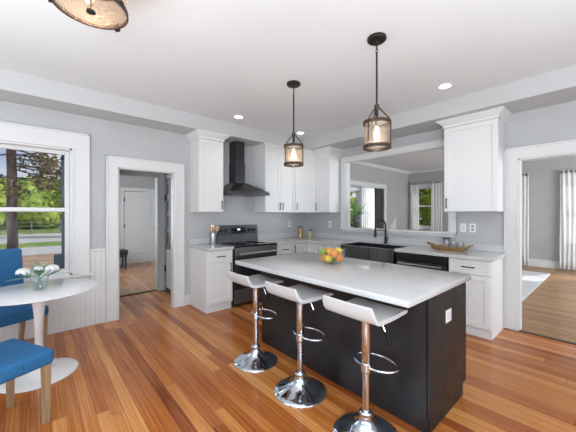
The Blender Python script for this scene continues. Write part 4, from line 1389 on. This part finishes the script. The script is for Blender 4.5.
fo_.build('foliage', NEEDLE, t, smooth=0)
# hillside wood as stuff
random.seed(5)
mb = MB()
for k in range(170):
    x = random.uniform(-88, -46); f_ = (-46 - x) / 42
    y = random.uniform(-34, 16)
    r_ = random.uniform(1.5, 2.6)
    h = GZ + r_ * 1.0 + f_ * 6.0
    mb.ball((x, y, h), r_ * .82, 2, 1, 1, random.uniform(.9, 1.4), jit=.3)
    foliage(mb, (x, y, h), r_ * 1.1, 60, .38, 1.2)
tag(mb.build('treeline', TREEG, smooth=0), 'hillside wood in spring leaf beyond the road', 'trees', kind='stuff')
mb = MB(); mb.prism([(-130, -90), (-44, -90), (-44, 90), (-130, 90)], GZ, 5.0, [(-130, -90), (-95, -90), (-95, 90), (-130, 90)])
struct(mb, 'hill', GRASS, 'wooded hill rising beyond the road', 'hill')
# rail fence by the road
t = thing('roadside_fence', 'low grey rail fence along the far side of the road', 'fence', (-40.5, 0, GZ + .02), 0)
for z in (.35, .75, 1.15): MB().box(-.03, .03, -22, 12, z, z + .07).build('rail', FENCEM, t)
for k in range(15): MB().box(-.06, .06, -22 + k * 2.4, -21.88 + k * 2.4, 0, 1.3).build('post', FENCEM, t)
# individual trees
def tree(label, loc, h, r_, mt, n=900, size=.12):
    t = thing('leafy_tree', label, 'tree', loc, 0, 'leafy trees outside the windows')
    MB().tube([(0, 0, 0), (.05, .02, h * .35), (0, .05, h * .8)], [.16, .12, .05], 10).build('trunk', BARK, t)
    f = MB()
    for k in range(9):
        c = (random.uniform(-.55, .55) * r_, random.uniform(-.55, .55) * r_, h * random.uniform(.28, .9))
        foliage(f, c, r_ * .62, n // 9, size)
    f.build('foliage', mt, t, smooth=0)
tree('leafy tree outside the narrow dining room window', (-6.2, 14.6, GZ), 5.0, 2.3, TREEG2, 3200, .15)
tree('leafy tree outside the bay window', (-10.6, 12.6, GZ), 5.2, 2.2, TREEG2, 3200, .15)
tree('leafy tree outside the living room window', (-1.0, 15.0, GZ), 5.0, 2.2, TREEG2, 2500, .15)
tree('young tree across the yard, left of the pine trunk', (-30, -5.2, GZ), 6.0, 1.9, TREEG, 1500, .18)
tree('young tree across the yard behind the pine', (-33, 3.0, GZ), 5.8, 1.9, TREEG, 1500, .2)
# downpipe with utility box just outside the window
t = thing('downpipe', 'blue-grey downpipe with a utility box just outside the kitchen window', 'pipe', (-4.80, .285, GZ), 0)
MB().tube([(0, 0, 0), (0, 0, 3.4)], .032, 14).build('pipe', PIPEB, t)
MB().box(-.06, .06, -.11, .045, 1.36, 1.56, .008).build('utility_box', PIPEB, t)
for z in (1.2, 2.8): MB().box(-.04, .33, -.045, .045, z, z + .03, .003).build('bracket', PIPEB, t)
